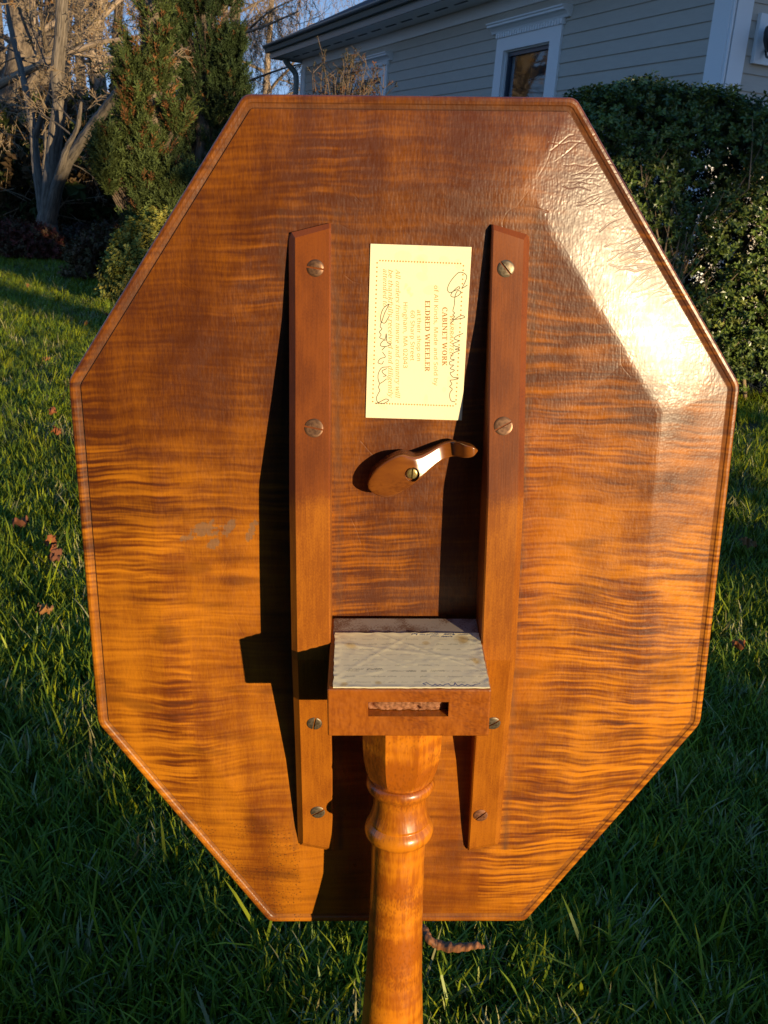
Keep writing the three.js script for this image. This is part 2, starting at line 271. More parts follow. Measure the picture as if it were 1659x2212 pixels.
// ---------------------------------------------------------------- the table
// board frame: origin at the middle of the tipped-up top's underside, x right, y up the board, z out of it towards the camera
const BOARD = new THREE.Matrix4().makeBasis(V(0.9965, 0.0735, -0.0387), V(-0.0724, 0.997, 0.0276), V(0.0406, -0.0247, 0.9989));
{
  const BASE = V(-0.004, -0.655, 0.033);
  const T = thing('candlestand', 'small wooden candlestand with its octagonal top tipped up on the grass', 'table');
  T.quaternion.setFromRotationMatrix(BOARD);
  T.position.copy(BASE).applyQuaternion(T.quaternion).add(V(0.0129, 0.6624, -0.54));
  const part = (name, g, m, parent = T, own = false) => { if (!own) g.translate(-BASE.x, -BASE.y, -BASE.z); return mesh(name, g, m, parent); };
  // ---- wood
  const BW = 0.37, BH = 0.51;
  const fig = (x, y) => { // tiger stripes across the board, x and y in metres
    const w = 0.010 * pn(x * 5, y * 6, 2.2) + 0.003 * pn(x * 22, y * 26, 5.2) + 0.0008 * pn(x * 80, y * 60, 8.8), yy = y + w + 0.2 * x * x, ph = 6.2832 * yy / 0.0056;
    const b = (x > 0.05 ? 0.22 : x < -0.12 ? 0.08 : -0.1), A1 = sst(-0.35, 0.35, pn(x * 9, y * 16, 6.6) + b), A2 = sst(-0.3, 0.3, pn(x * 14, y * 22, 16.6) + b * 0.5);
    const A3 = 0.24 + 0.62 * sst(-0.2, 0.4, pn(x * 11, y * 10, 21.2) + 0.4 * pn(x * 34, y * 14, 12.6) + b * 1.2 - (y > 0.11 ? (y - 0.11) * 3 : 0));
    return A3 * (0.22 * Math.sin(ph * 1.15 + 3.4 * pn(x * 34, y * 120, 1.2)) * A1 + 0.18 * Math.sin(ph * 2.1 + 3.8 * pn(x * 40, y * 110, 9.2)) * A2 + 0.55 * pn(x * 26, yy * 230, 3.1) + 0.65 * pn(x * 30, yy * 500, 7.3) + 0.5 * pn(x * 44, yy * 900, 5.3)) + 0.30 * pn(x * 42, y * 7, 31.1) + 0.2 * pn(x * 95, y * 14, 33.3) + 0.35 * fbm(x * 30, y * 24, 3, 14.4);
  };
  const B0 = [0.64, 0.228, 0.011], B1 = [0.42, 0.130, 0.007], B2 = [0.19, 0.046, 0.005], B3 = [0.07, 0.018, 0.006], B4 = [0.045, 0.020, 0.010];
  const grime = (x, y) => { // old wax and dirt beside the cleats, in the groove, and the worn grey finger marks on the left
    let g = 0; const near = (d, w) => Math.max(0, 1 - Math.abs(d) / w);
    if (Math.abs(y) < 0.187) { const n = 0.5 + 0.9 * fbm(x * 160, y * 60, 3); g = Math.max(near(x - 0.0645, 0.0035) * n, near(x + 0.0355, 0.003) * n, near(x + 0.0632, 0.003) * n * 0.7, near(x - 0.0385, 0.003) * n); }
    const yc = Math.abs(y + 0.0036), xc = Math.abs(x - 0.0003), ins = Math.min(0.1783 - xc, 0.2434 - yc, ((0.1783 - xc) * 0.1415 + (0.1019 - yc) * 0.0971) / 0.17161); g = Math.max(g, 0.38 * sst(0.0032, 0.0038, ins) * sst(0.0070, 0.0062, ins) + 0.55 * near(ins - 0.0063, 0.0008) * (0.75 + 0.5 * fbm(x * 90, y * 90, 3)));
    return Math.min(1, Math.max(0, g));
  };
  const film = (x, y) => { let f = 0; for (const [cx, cy, rx, ry, an] of [[-0.1085, 0.0185, 0.011, 0.0065, 0.1], [-0.0950, 0.0195, 0.0035, 0.0085, -0.7], [-0.083, 0.018, 0.003, 0.009, -0.4], [-0.119, 0.0135, 0.006, 0.003, 0.2], [-0.104, 0.010, 0.006, 0.004, 0.3]]) { const c = Math.cos(an), s = Math.sin(an), dx = x - cx, dy = y - cy, u = (dx * c + dy * s) / rx, v = (-dx * s + dy * c) / ry; f = Math.max(f, 1 - Math.sqrt(u * u + v * v) + 0.9 * fbm(x * 420, y * 420, 3)); } return sst(0.25, 0.45, f); };
  const topMap = tex(1180, 1600, (u, v) => {
    const x = (u - 0.5) * BW, y = (v - 0.5) * BH;
    const s = fig(x, y), bl = 0.5 * fbm(x * 15, y * 13, 4, 4.4) + 0.7 * fbm(x * 9, y * 55, 4, 2.9), fine = 0.5 * pn(x * 1500, y * 150, 2.8) + 0.45 * pn(x * 2900, y * 420, 7.9) + 0.3 * pn(x * 700, y * 40, 4.9);
    // the darker tone over the top, the upper left and the middle panel keeps a streaky edge of its own
    const n = 0.10 * bl, up = sst(0.05, 0.15, y + n), left = sst(-0.02, 0.06, y + n * 0.8) * sst(-0.03, -0.07, x + n), mid = sst(0.05, 0.035, Math.abs(x - 0.002) + n * 0.2) * sst(-0.055, -0.03, y), rim = Math.min((0.1751 - Math.abs(x)) * 0.83 + 0.008, 0.2392 - Math.abs(y + 0.003)) < 0.0415 && y > 0.1 ? 0.35 : 0;
    const st = Math.min(1, 1.0 * up + 0.62 * left + 0.95 * mid + rim * up + 0.16 + 1.15 * Math.max(0, bl));
    const gold = sst(0.05, 0.12, Math.abs(x + n * 0.3)) * sst(0.10, 0.0, y + n) + 0.3 * sst(0.02, -0.06, y + n) + 0.5 * sst(-0.12, -0.2, y + n) * sst(0.03, 0.08, Math.abs(x));
    let c = mix3(mix3(B1, B0, Math.min(1, gold) * 0.75), B2, sst(-0.55, 0.6, -s * 1.1 + fine * 0.3)); c = mix3(c, B3, Math.min(0.92, st * (0.80 - 0.55 * s + 0.3 * fine) + 0.6 * sst(0.3, 0.9, -s)));
    const dk = sst(0.08, 0.42, fbm(x * 16 + 5, y * 95, 4, 12.2) + 0.25 * pn(x * 60, y * 60, 5.5)); c = mix3(c, B3, dk * 0.45);
    const g9 = 1 + 0.17 * fine + 0.07 * pn(x * 5200, y * 5200, 1.5); c = [c[0] * g9, c[1] * g9, c[2] * g9];
    c = mix3(c, [0.085, 0.045, 0.028], grime(x, y) * 0.8); const f = film(x, y); c = mix3(c, [0.15, 0.09, 0.05], f * 0.65);
    if (y < -0.17 && x < -0.06) { const sp = pn(x * 900, y * 900, 3.1); if (sp > 0.42 && fbm(x * 50, y * 50, 2) > -0.1) c = mix3(c, B4, 0.7); }
    return c;
  });
  const H = new Float32Array(1180 * 1600); // relief: pores, ripple of the curl, and cracks in the varnish of the upper right bevel
  for (let j = 0; j < 1600; j++) for (let i = 0; i < 1180; i++) { const x = ((i + 0.5) / 1180 - 0.5) * BW, y = ((j + 0.5) / 1600 - 0.5) * BH; H[j * 1180 + i] = 0.6 + 0.10 * pn(x * 1300, y * 300, 3.6) + 0.07 * pn(x * 900, y * 900, 6.1) + 0.06 * fig(x, y) + 0.12 * fbm(x * 60, y * 60, 3) - 0.1 * film(x, y); const fx = ((0.1786 - x) * 0.1415 + (0.0983 - y) * 0.0971) / 0.17161, ft = ((x - 0.0815) * 0.0971 - (y - 0.2398) * 0.1415) / 0.17161; if (fx > 0.006 && fx < 0.046) { const m = sst(0.0450, 0.0415, fx) * sst(-0.004, 0.006, ft - 0.40 * fx) * sst(0.176, 0.166, ft + 0.26 * fx); if (m > 0) H[j * 1180 + i] += m * (0.10 * pn(x * 520, y * 420, 4.1) + 0.09 * pn(x * 1100, y * 900, 7.7) + 0.9 * fbm(x * 70, y * 50, 2, 3.3)); }  }
  const scratch = (pts, depth, wd) => { const P = curve(pts.map(([x, y]) => V(x, y, 0)), pts.length * 30); for (const p of P) { const ci = (p.x / BW + 0.5) * 1180, cj = (p.y / BH + 0.5) * 1600; for (let dj = -4; dj <= 4; dj++) for (let di = -4; di <= 4; di++) { const i = Math.round(ci) + di, j = Math.round(cj) + dj; if (i < 0 || j < 0 || i >= 1180 || j >= 1600) continue; const d = Math.hypot(i - ci, j - cj) / wd; if (d < 1) { const k = j * 1180 + i; H[k] = Math.min(H[k], 0.6 - depth * (1 - d)); } } } };
  for (let k = 0; k < 46; k++) { const t = rr(0, 1), x0 = lerp(0.066, 0.138, t) + rr(-0.003, 0.012), y0 = lerp(0.214, 0.112, t) + rr(-0.004, 0.01), n = 5 + Math.floor(rr(0, 5)), pts = [[x0, y0]], sl = rr(-0.1, 0.75); for (let q = 1; q < n; q++) { const d = rr(0.0022, 0.0046), o = pts[q - 1]; pts.push([o[0] + d, o[1] + d * sl + rr(-0.0011, 0.0011)]); } scratch(pts, rr(0.15, 0.4), rr(1.0, 1.5)); }
  scratch([[0.073, 0.226], [0.068, 0.21], [0.062, 0.2], [0.0525, 0.187]], 0.15, 1.3);
  scratch([[0.069, 0.186], [0.058, 0.1885], [0.0495, 0.186], [0.047, 0.179], [0.052, 0.1755], [0.056, 0.1765]], 0.2, 1.6);
  scratch([[0.100, 0.140], [0.097, 0.132], [0.101, 0.129]], 0.15, 1.3); scratch([[0.111, 0.120], [0.112, 0.110], [0.117, 0.104]], 0.15, 1.3);
  for (let k = 0; k < 40; k++) { const x = rr(-0.15, 0.14), y = rr(-0.2, 0.2), a = rr(0, 3), l = rr(0.004, 0.016); scratch([[x, y], [x + Math.cos(a) * l * 0.5, y + Math.sin(a) * l * 0.5 + rr(-0.001, 0.001)], [x + Math.cos(a) * l, y + Math.sin(a) * l]], rr(0.1, 0.25), 1.3); }
  const topBump = tex(1180, 1600, (u, v) => H[Math.min(1599, Math.floor(v * 1600)) * 1180 + Math.min(1179, Math.floor(u * 1180))], false);
  const topRough = tex(512, 700, (u, v) => { const x = (u - 0.5) * BW, y = (v - 0.5) * BH; return 0.37 + 0.14 * fbm(x * 90, y * 90, 3) + 0.10 * pn(x * 700, y * 250, 4.2) - 0.05 * fig(x, y) + 0.2 * film(x, y); }, false);
  const topM = phys([1, 1, 1], 1, { map: topMap, bumpMap: topBump, bumpScale: 0.00042, roughnessMap: topRough, clearcoat: 0.22, clearcoatRoughness: 0.26, specularIntensity: 0.9 });
  // plain woods, uv in metres
  const wood = (a, b, c, fx, fy, curl, spots, blot = 0.5) => tex(512, 512, (u, v) => { // tile of 0.12 m, grain along v
    const t = (k, l, z) => { const s = sst(0.85, 1, u), r = sst(0.85, 1, v); const q = (uu, vv) => pn(uu * k, vv * l, z); return lerp(lerp(q(u, v), q(u - 1, v), s), lerp(q(u, v - 1), q(u - 1, v - 1), s), r); };
    const g = t(fx, fy, 1.3) * 0.6 + t(fx * 2.3, fy * 2, 4.1) * 0.4, cu = t(2.6, 11, 7.7) + 0.5 * t(4, 24, 2.9), bl = t(3, 2.4, 5.5) + 0.5 * t(7, 6, 9.9), sp = t(150, 60, 3.3);
    let w = mix3(a, b, sst(-0.55, 0.55, g * 0.9 + cu * curl + bl * blot)); w = mix3(w, c, sst(0.2, 0.6, bl * 0.6 + 0.1 + spots * sp) * 0.55); return w;
  });
  const mapleT = wood([0.60, 0.235, 0.022], [0.42, 0.14, 0.012], [0.28, 0.085, 0.009], 40, 5, 0.7, 0.3);
  const cherryT = wood([0.50, 0.205, 0.024], [0.36, 0.125, 0.014], [0.22, 0.065, 0.010], 46, 6, 0.15, 0.5);
  const darkT = wood([0.27, 0.085, 0.018], [0.185, 0.052, 0.012], [0.10, 0.028, 0.009], 46, 6, 0.1, 0.6);
  const mahogT = wood([0.34, 0.098, 0.010], [0.22, 0.056, 0.007], [0.13, 0.032, 0.006], 26, 70, 0.2, 0.6, 0.4);
  const poreB = tex(256, 256, (u, v) => 0.6 + 0.2 * pn(u * 120, v * 26, 3) + 0.15 * pn(u * 60, v * 60, 5) + 0.2 * fbm(u * 8, v * 8, 3), false);
  const roughT = tex(256, 256, (u, v) => 0.36 + 0.2 * fbm(u * 14, v * 14, 4) + 0.1 * pn(u * 80, v * 30, 8), false);
  const wm = (map, ex = {}) => phys([1, 1, 1], 1, { map, bumpMap: poreB, bumpScale: 0.00022, roughnessMap: roughT, clearcoat: 0.15, clearcoatRoughness: 0.22, ...ex });
  const mapleM = wm(mapleT), cherryM = wm(cherryT), darkM = wm(darkT), mahogM = wm(mahogT), columnM = wm(wood([0.56, 0.178, 0.007], [0.34, 0.088, 0.005], [0.18, 0.045, 0.005], 60, 6, 1.1, 0.5), { clearcoat: 0.4, clearcoatRoughness: 0.18 });
  const box3 = (g, k = 8.333) => { const p = g.attributes.position, n = g.attributes.normal, uv = new Float32Array(p.count * 2); for (let i = 0; i < p.count; i++) { const ax = Math.abs(n.getX(i)), az = Math.abs(n.getZ(i)), ay = Math.abs(n.getY(i)); const [a, b] = ax > ay && ax > az ? [p.getZ(i), p.getY(i)] : ay > az ? [p.getX(i), p.getZ(i)] : [p.getX(i), p.getY(i)]; uv[2 * i] = a * k; uv[2 * i + 1] = b * k; } g.setAttribute('uv', new THREE.BufferAttribute(uv, 2)); return g; };

  // ---- octagonal top: rings of a filleted octagon
  const oct = [[0.0812, 0.2434], [0.1783, 0.1019], [0.1783, -0.1019], [0.0812, -0.2434], [-0.0812, -0.2434], [-0.1783, -0.1019], [-0.1783, 0.1019], [-0.0812, 0.2434]].map(([x, y]) => [x + 0.0003, y - 0.0036]);
  const ring = (inset, z, fil, sub = 6) => {
    const n = 8, L = []; for (let i = 0; i < n; i++) { const a = oct[i], b = oct[(i + 1) % n], dx = b[0] - a[0], dy = b[1] - a[1], l = Math.hypot(dx, dy), nx = dy / l, ny = -dx / l; L.push({ p: [a[0] + nx * inset, a[1] + ny * inset], d: [dx / l, dy / l] }); }
    const out = []; for (let i = 0; i < n; i++) {
      const e = L[(i + n - 1) % n], f = L[i], det = e.d[0] * f.d[1] - e.d[1] * f.d[0], t = ((f.p[0] - e.p[0]) * f.d[1] - (f.p[1] - e.p[1]) * f.d[0]) / det, c = [e.p[0] + e.d[0] * t, e.p[1] + e.d[1] * t];
      const A = [c[0] - e.d[0] * fil, c[1] - e.d[1] * fil], B = [c[0] + f.d[0] * fil, c[1] + f.d[1] * fil];
      for (let k = 0; k <= sub; k++) { const s = k / sub, m = 1 - s; out.push(V(m * m * A[0] + 2 * m * s * c[0] + s * s * B[0], m * m * A[1] + 2 * m * s * c[1] + s * s * B[1], z)); }
      const nx = (i + 1) % n; const g = L[i], h = L[nx], d2 = g.d[0] * h.d[1] - g.d[1] * h.d[0], t2 = ((h.p[0] - g.p[0]) * h.d[1] - (h.p[1] - g.p[1]) * h.d[0]) / d2, c2 = [g.p[0] + g.d[0] * t2, g.p[1] + g.d[1] * t2], A2 = [c2[0] - g.d[0] * fil, c2[1] - g.d[1] * fil], B2 = out[out.length - 1];
      for (let k = 1; k < 4; k++) out.push(V(lerp(B2.x, A2[0], k / 4), lerp(B2.y, A2[1], k / 4), z));
    } return out;
  };
  const F = 0.0035; const rings = [ring(0.002, -0.0165, F), ring(0.0006, -0.0160, F), ring(0, -0.0145, F), ring(0, -0.0098, F), ring(0.0003, -0.0091, F), ring(0.0010, -0.0086, F), ring(0.0022, -0.0083, 0.003), ring(0.0036, -0.0085, 0.0025), ring(0.0042, -0.0090, 0.0025), ring(0.0051, -0.0092, 0.002), ring(0.0060, -0.0094, 0.002), ring(0.0064, -0.0090, 0.002), ring(0.0067, -0.0083, 0.0015), ring(0.024, -0.0043, 0.0012), ring(0.0424, -0.00022, 0.0012), ring(0.0437, -0.00002, 0.0012), ring(0.0455, 0, 0.0012)];
  const worn = (p) => { p.z += 0.00022 * fbm(p.x * 40, p.y * 40, 3); return p; };
  rings.slice(2).forEach((r) => r.forEach(worn));
  const g0 = grid(rings, true, (p) => [p.x / BW + 0.5, p.y / BH + 0.5]);
  { // flat field and the far face, as fans
    const p = Array.from(g0.attributes.position.array), uv = Array.from(g0.attributes.uv.array), ix = Array.from(g0.index.array), n = rings[0].length; const last = (rings.length - 1) * n;
    const cI = p.length / 3; p.push(0, 0, 0, 0, 0, -0.0165); uv.push(0.5, 0.5, 0.5, 0.5); for (let i = 0; i < n; i++) { ix.push(last + i, last + (i + 1) % n, cI); ix.push((i + 1) % n, i, cI + 1); }
    g0.setAttribute('position', new THREE.Float32BufferAttribute(p, 3)); g0.setAttribute('uv', new THREE.Float32BufferAttribute(uv, 2)); g0.setIndex(ix); g0.deleteAttribute('normal');
  }
  // rings run clockwise seen from +z: turn the faces outwards
  { const ix = g0.index; for (let i = 0; i < ix.count; i += 3) { const t = ix.getX(i + 1); ix.setX(i + 1, ix.getX(i + 2)); ix.setX(i + 2, t); } }
  const topG = toCreasedNormals(g0, 0.15);
  { const p = topG.attributes.position, n = topG.attributes.normal; let s = 0; for (let i = 0; i < p.count; i++) if (p.getZ(i) > -0.001) s += n.getZ(i); if (s < 0) { console.log('flip top'); for (let i = 0; i < n.count; i++) n.setXYZ(i, -n.getX(i), -n.getY(i), -n.getZ(i)); upright(topG); } }
  part('table_top', topG, topM);

  // ---- cleats
  const prof = [[0.180, 0.0020], [0.1775, 0.0046], [0.155, 0.0070], [0.133, 0.0095], [0.094, 0.0175], [0.048, 0.0280], [0.043, 0.0286], [0, 0.0296], [-0.045, 0.0300], [-0.0757, 0.0225], [-0.124, 0.0125], [-0.17, 0.0065], [-0.183, 0.0042], [-0.186, 0.0020]];
  const hOf = (y) => { for (let i = 0; i + 1 < prof.length; i++) if (y <= prof[i][0] && y >= prof[i + 1][0]) return lerp(prof[i][1], prof[i + 1][1], (prof[i][0] - y) / (prof[i][0] - prof[i + 1][0])); return 0.002; };
  const makeCleat = (xin, xout, lean) => {
    const s = Math.sign(xout - xin), rows = prof.map(([y, h], k) => {
      const e = k === 0 || k === prof.length - 1, ch = Math.min(0.0034, h * 0.75), o = lean * (y - 0.18), sk = k < 2 ? -0.0058 : k > prof.length - 3 ? 0.0050 : 0, q = (x, z, f) => V(x + o, y + sk * f, z);
      return [q(xin, -0.0005, 0), q(xin, h - 0.0008, 0), q(xin + s * 0.0008, h, 0), q(xout - s * ch, h, 0.8), q(xout - s * 0.0003, h - ch, 1), q(xout, h - ch - 0.0003, 1), q(xout, -0.0005, 1)];
    });
    const all = [rows[0].map(() => V((xin + xout) / 2, 0.1765, -0.0005)), ...rows, rows[0].map(() => V((xin + xout) / 2 + lean * -0.36, -0.182, -0.0005))];
    const dark = [], pale = []; // two-toned: the upper slope's dimmer sheen is painted into the colour map
    let g = grid(all, false); g = toCreasedNormals(g, 0.12); box3(g); upright(g); if (s * 1 > 0) { /* outward test below */ }
    const p = g.attributes.position, n = g.attributes.normal; let t = 0; for (let i = 0; i < p.count; i++) { const y = p.getY(i); if (Math.abs(p.getZ(i) - hOf(y)) < 0.001) t += n.getZ(i); } if (t < 0) { for (let i = 0; i < n.count; i++) n.setXYZ(i, -n.getX(i), -n.getY(i), -n.getZ(i)); upright(g); }
    return g;
  };
  const cleatMap = tex(256, 1400, (u, v) => {  // above the kink the wood's dimmer sheen is painted as darker colour
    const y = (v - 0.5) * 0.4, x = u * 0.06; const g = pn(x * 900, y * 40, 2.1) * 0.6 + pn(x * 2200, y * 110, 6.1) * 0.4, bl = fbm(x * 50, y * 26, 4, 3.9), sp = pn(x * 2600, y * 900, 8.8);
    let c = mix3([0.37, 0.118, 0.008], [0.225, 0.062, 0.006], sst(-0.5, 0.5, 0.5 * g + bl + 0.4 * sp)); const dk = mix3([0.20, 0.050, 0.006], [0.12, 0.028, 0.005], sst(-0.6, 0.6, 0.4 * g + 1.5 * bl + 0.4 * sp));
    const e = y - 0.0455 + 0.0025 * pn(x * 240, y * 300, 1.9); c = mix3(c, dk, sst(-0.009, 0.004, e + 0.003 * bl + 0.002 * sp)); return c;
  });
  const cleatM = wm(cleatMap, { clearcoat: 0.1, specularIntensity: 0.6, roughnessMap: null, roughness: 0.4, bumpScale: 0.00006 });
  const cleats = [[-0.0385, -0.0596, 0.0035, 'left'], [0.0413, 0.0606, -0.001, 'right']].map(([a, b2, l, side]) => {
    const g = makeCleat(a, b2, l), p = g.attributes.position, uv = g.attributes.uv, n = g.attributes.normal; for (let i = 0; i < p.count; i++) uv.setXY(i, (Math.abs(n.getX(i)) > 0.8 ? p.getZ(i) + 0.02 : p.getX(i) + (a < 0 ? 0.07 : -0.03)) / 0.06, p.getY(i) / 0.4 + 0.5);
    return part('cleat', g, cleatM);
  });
  // ---- screws: domed heads with a sawn slot
  const ev = new Evaluator(); ev.useGroups = false;
  const screwGeo = (r, dome, slotW) => {
    const hd = new THREE.LatheGeometry([[0, -0.003], [r, -0.003], [r, -0.0001], [r * 0.97, 0.0003], [r * 0.7, dome * 0.75], [r * 0.35, dome * 0.95], [0, dome]].map(([x, y]) => new THREE.Vector2(Math.max(x, 1e-5), y)), 28); hd.rotateX(Math.PI / 2);
    const a = new Brush(hd), c = new Brush(new THREE.BoxGeometry(r * 2.4, slotW, 0.003)); c.position.z = 0.0007; c.updateMatrixWorld(); a.updateMatrixWorld();
    return ev.evaluate(a, c, SUBTRACTION).geometry;
  };
  const sg = screwGeo(0.0043, 0.0008, 0.0009), sgBig = screwGeo(0.0048, 0.0004, 0.0008), sgS = screwGeo(0.0029, 0.0006, 0.0007);
  const metalT = (a, b2) => tex(128, 128, (u, v) => mix3(a, b2, sst(-0.3, 0.35, fbm(u * 7, v * 7, 4, 3.1))));
  const brown = phys([1, 1, 1], 0.42, { map: metalT([0.21, 0.11, 0.06], [0.10, 0.048, 0.028]), metalness: 0.6 }), steel = phys([1, 1, 1], 0.45, { map: metalT([0.25, 0.195, 0.135], [0.11, 0.08, 0.05]), metalness: 0.7 }), brass = phys([1, 1, 1], 0.35, { map: metalT([0.42, 0.33, 0.14], [0.26, 0.17, 0.06]), metalness: 0.75 }), rust = phys([1, 1, 1], 0.6, { map: metalT([0.28, 0.12, 0.06], [0.12, 0.045, 0.02]), metalness: 0.5 });
  const place = (name, g, m, parent, x, y, z, turn, tilt = 0) => { const s = mesh(name, g, m, parent); s.position.set(x - BASE.x, y - BASE.y, z - BASE.z); s.quaternion.setFromEuler(new THREE.Euler(tilt, 0, 0)).multiply(new THREE.Quaternion().setFromAxisAngle(V(0, 0, 1), turn)); return s; };
  const slope = (y) => Math.atan((hOf(y + 0.003) - hOf(y - 0.003)) / 0.006);
  for (const [c, x, y, a, g, m, lab] of [[0, -0.0462, 0.1585, -0.15, sg, brown], [0, -0.0472, 0.0803, -0.2, sgBig, brown], [0, -0.0490, -0.0893, 1.38, sg, steel], [0, -0.0484, -0.1545, 0.55, sg, steel], [1, 0.0487, 0.1590, -0.85, sg, steel], [1, 0.0492, 0.0818, 0.5, sgBig, brown], [1, 0.0510, -0.0890, 0.6, sg, steel], [1, 0.0478, -0.1570, 0.75, sg, rust, 'rusty screw head at the foot of the right cleat']]) { const s = place('screw', g, m, cleats[c], x, y, hOf(y) + 0.0001, a, slope(y)); if (lab) s.userData.label = lab; }

  // ---- card glued between the cleats
  {
    const W = 660, Hh = 1155, cv = document.createElement('canvas'); cv.width = W; cv.height = Hh; const c = cv.getContext('2d');
    c.fillStyle = '#efe3bc'; c.fillRect(0, 0, W, Hh);
    for (let k = 0; k < 26; k++) { c.globalAlpha = 0.05; c.fillStyle = '#b98a2c'; c.beginPath(); c.ellipse(rr(0, W), rr(0, Hh), rr(8, 40), rr(12, 60), rr(0, 3), 0, 7); c.fill(); } c.globalAlpha = 0.35; c.fillStyle = '#cfa24a'; for (let k = 0; k < 9; k++) { c.beginPath(); c.ellipse(W * 0.36 + k * 6 + rr(-12, 12), Hh * 0.22 + k * 9, rr(3, 14), rr(4, 16), 0.6, 0, 7); c.globalAlpha = 0.12; c.fill(); } c.globalAlpha = 1;
    const K = [[152, 82], [1347, 125], [1240, 2095], [95, 2058]]; // corners in the drawing's own units
    const P = (x, y) => { let u = 0.5, v = 0.5; for (let i = 0; i < 12; i++) { const f = (q) => (1 - v) * ((1 - u) * K[0][q] + u * K[1][q]) + v * ((1 - u) * K[3][q] + u * K[2][q]), du = (q) => (1 - v) * (K[1][q] - K[0][q]) + v * (K[2][q] - K[3][q]), dv = (q) => (1 - u) * (K[3][q] - K[0][q]) + u * (K[2][q] - K[1][q]); const ex = x - f(0), ey = y - f(1), det = du(0) * dv(1) - dv(0) * du(1); u += (ex * dv(1) - dv(0) * ey) / det; v += (du(0) * ey - ex * du(1)) / det; } return [u * W, v * Hh]; };
    c.fillStyle = '#a8752e';
    const dots = (a, b2, n) => { for (let i = 0; i < n; i++) { const p = P(lerp(a[0], b2[0], i / (n - 1)), lerp(a[1], b2[1], i / (n - 1))); c.beginPath(); c.arc(p[0], p[1], 5.2, 0, 7); c.fill(); } };
    dots([266, 265], [1217, 303], 29); dots([232, 290], [180, 1865], 33); dots([1250, 328], [1168, 1898], 33); dots([218, 1886], [1135, 1920], 29);
    const text = (s, x, ya, yb, size, font) => { const a = P(x, ya), b2 = P(x, yb), L = b2[1] - a[1]; c.save(); c.translate(a[0], a[1]); c.rotate(Math.PI / 2 + Math.atan2(-(b2[0] - a[0]), L)); c.font = font.replace('$', size); const w = c.measureText(s).width; c.scale(L / w, 1); c.fillText(s, 0, 0); c.restore(); };
    c.fillStyle = '#b07d38';
    text('WARRANTED', 1092, 868, 1338, 36, 'italic $px sans-serif');
    text('of All Kinds, Made and Sold by', 905, 538, 1682, 38, '$px sans-serif');
    text('at their shop on', 705, 808, 1400, 38, '$px sans-serif'); text('60 Sharp Street', 628, 815, 1390, 38, '$px sans-serif'); text('Hingham, MA 02043', 542, 720, 1480, 40, '$px sans-serif');
    text('All orders from towne and country will', 452, 360, 1820, 40, 'italic $px serif'); text('be thankfully received and diligently', 366, 357, 1815, 40, 'italic $px serif'); text('attended to', 302, 352, 775, 40, 'italic $px serif');
    c.fillStyle = '#8f5f22'; text('CABINET WORK', 1005, 780, 1452, 46, 'bold $px serif'); text('ELDRED WHEELER', 800, 705, 1515, 46, 'bold $px serif');
    c.strokeStyle = '#3b3a2c'; c.lineWidth = 4.6; c.lineJoin = c.lineCap = 'round';
    const ink = (pts) => { c.beginPath(); curve(pts.map(([x, y]) => { const p = P(x, y); return V(p[0], p[1], 0); }), pts.length * 10).forEach((p, i) => i ? c.lineTo(p.x, p.y) : c.moveTo(p.x, p.y)); c.stroke(); };
    ink([[1298, 540], [1240, 570], [1270, 510], [1290, 440], [1250, 405], [1200, 400], [1130, 460], [1075, 540], [1065, 595], [1090, 622], [1150, 600], [1210, 572], [1200, 556], [1150, 590], [1112, 630], [1105, 660], [1150, 672], [1210, 640], [1220, 612], [1185, 602], [1160, 640], [1150, 690], [1145, 760], [1130, 830], [1150, 850], [1128, 870], [1150, 890], [1122, 920], [1200, 915], [1270, 897], [1250, 880], [1200, 890], [1150, 922], [1120, 945], [1100, 970]]);
    ink([[1250, 1080], [1170, 1112], [1145, 1140], [1200, 1165], [1130, 1200], [1160, 1225], [1210, 1240], [1160, 1262], [1210, 1272], [1130, 1310], [1105, 1370], [1150, 1382], [1090, 1410], [1100, 1440], [1140, 1442], [1100, 1482], [1150, 1502], [1120, 1525], [1100, 1532], [1130, 1580], [1200, 1592], [1150, 1612], [1100, 1622], [1120, 1662], [1095, 1692], [1125, 1722], [1100, 1762], [1095, 1812], [1115, 1862], [1160, 1872]]);
    ink([[370, 745], [310, 790], [275, 880], [282, 950], [320, 850], [365, 762], [372, 745]]); ink([[376, 880], [320, 960], [285, 952], [270, 1000], [290, 1022], [260, 1060], [280, 1092], [262, 1122], [325, 1140], [340, 1080], [355, 1180], [392, 1198], [330, 1226], [270, 1212], [300, 1162], [338, 1150]]); ink([[330, 1226], [290, 1266]]);
    ink([[298, 1290], [330, 1345], [270, 1365], [244, 1410], [290, 1426], [308, 1396]]); ink([[365, 1460], [290, 1470], [250, 1530], [245, 1600], [265, 1650], [290, 1640], [342, 1602]]); ink([[345, 1480], [292, 1510], [310, 1540], [340, 1560], [308, 1572]]);
    ink([[265, 1650], [250, 1700], [265, 1732], [246, 1772], [225, 1822], [240, 1872], [300, 1890], [370, 1850], [340, 1836], [280, 1862], [220, 1892]]);
    const cg = new RoundedBoxGeometry(0.0508, 0.0889, 0.0006, 1, 0.00025); const p = cg.attributes.position, uv = cg.attributes.uv; for (let i = 0; i < p.count; i++) uv.setXY(i, p.getX(i) / 0.0508 + 0.5, p.getY(i) / 0.0889 + 0.5);
    cg.rotateZ(-0.0239); cg.translate(0.0054, 0.1251, 0.0005);
    const m = part('card', cg, std([1, 1, 1], 0.75, { map: canvasTex(cv) })); m.userData.label = 'cream printed card with signatures glued between the cleats';
  }
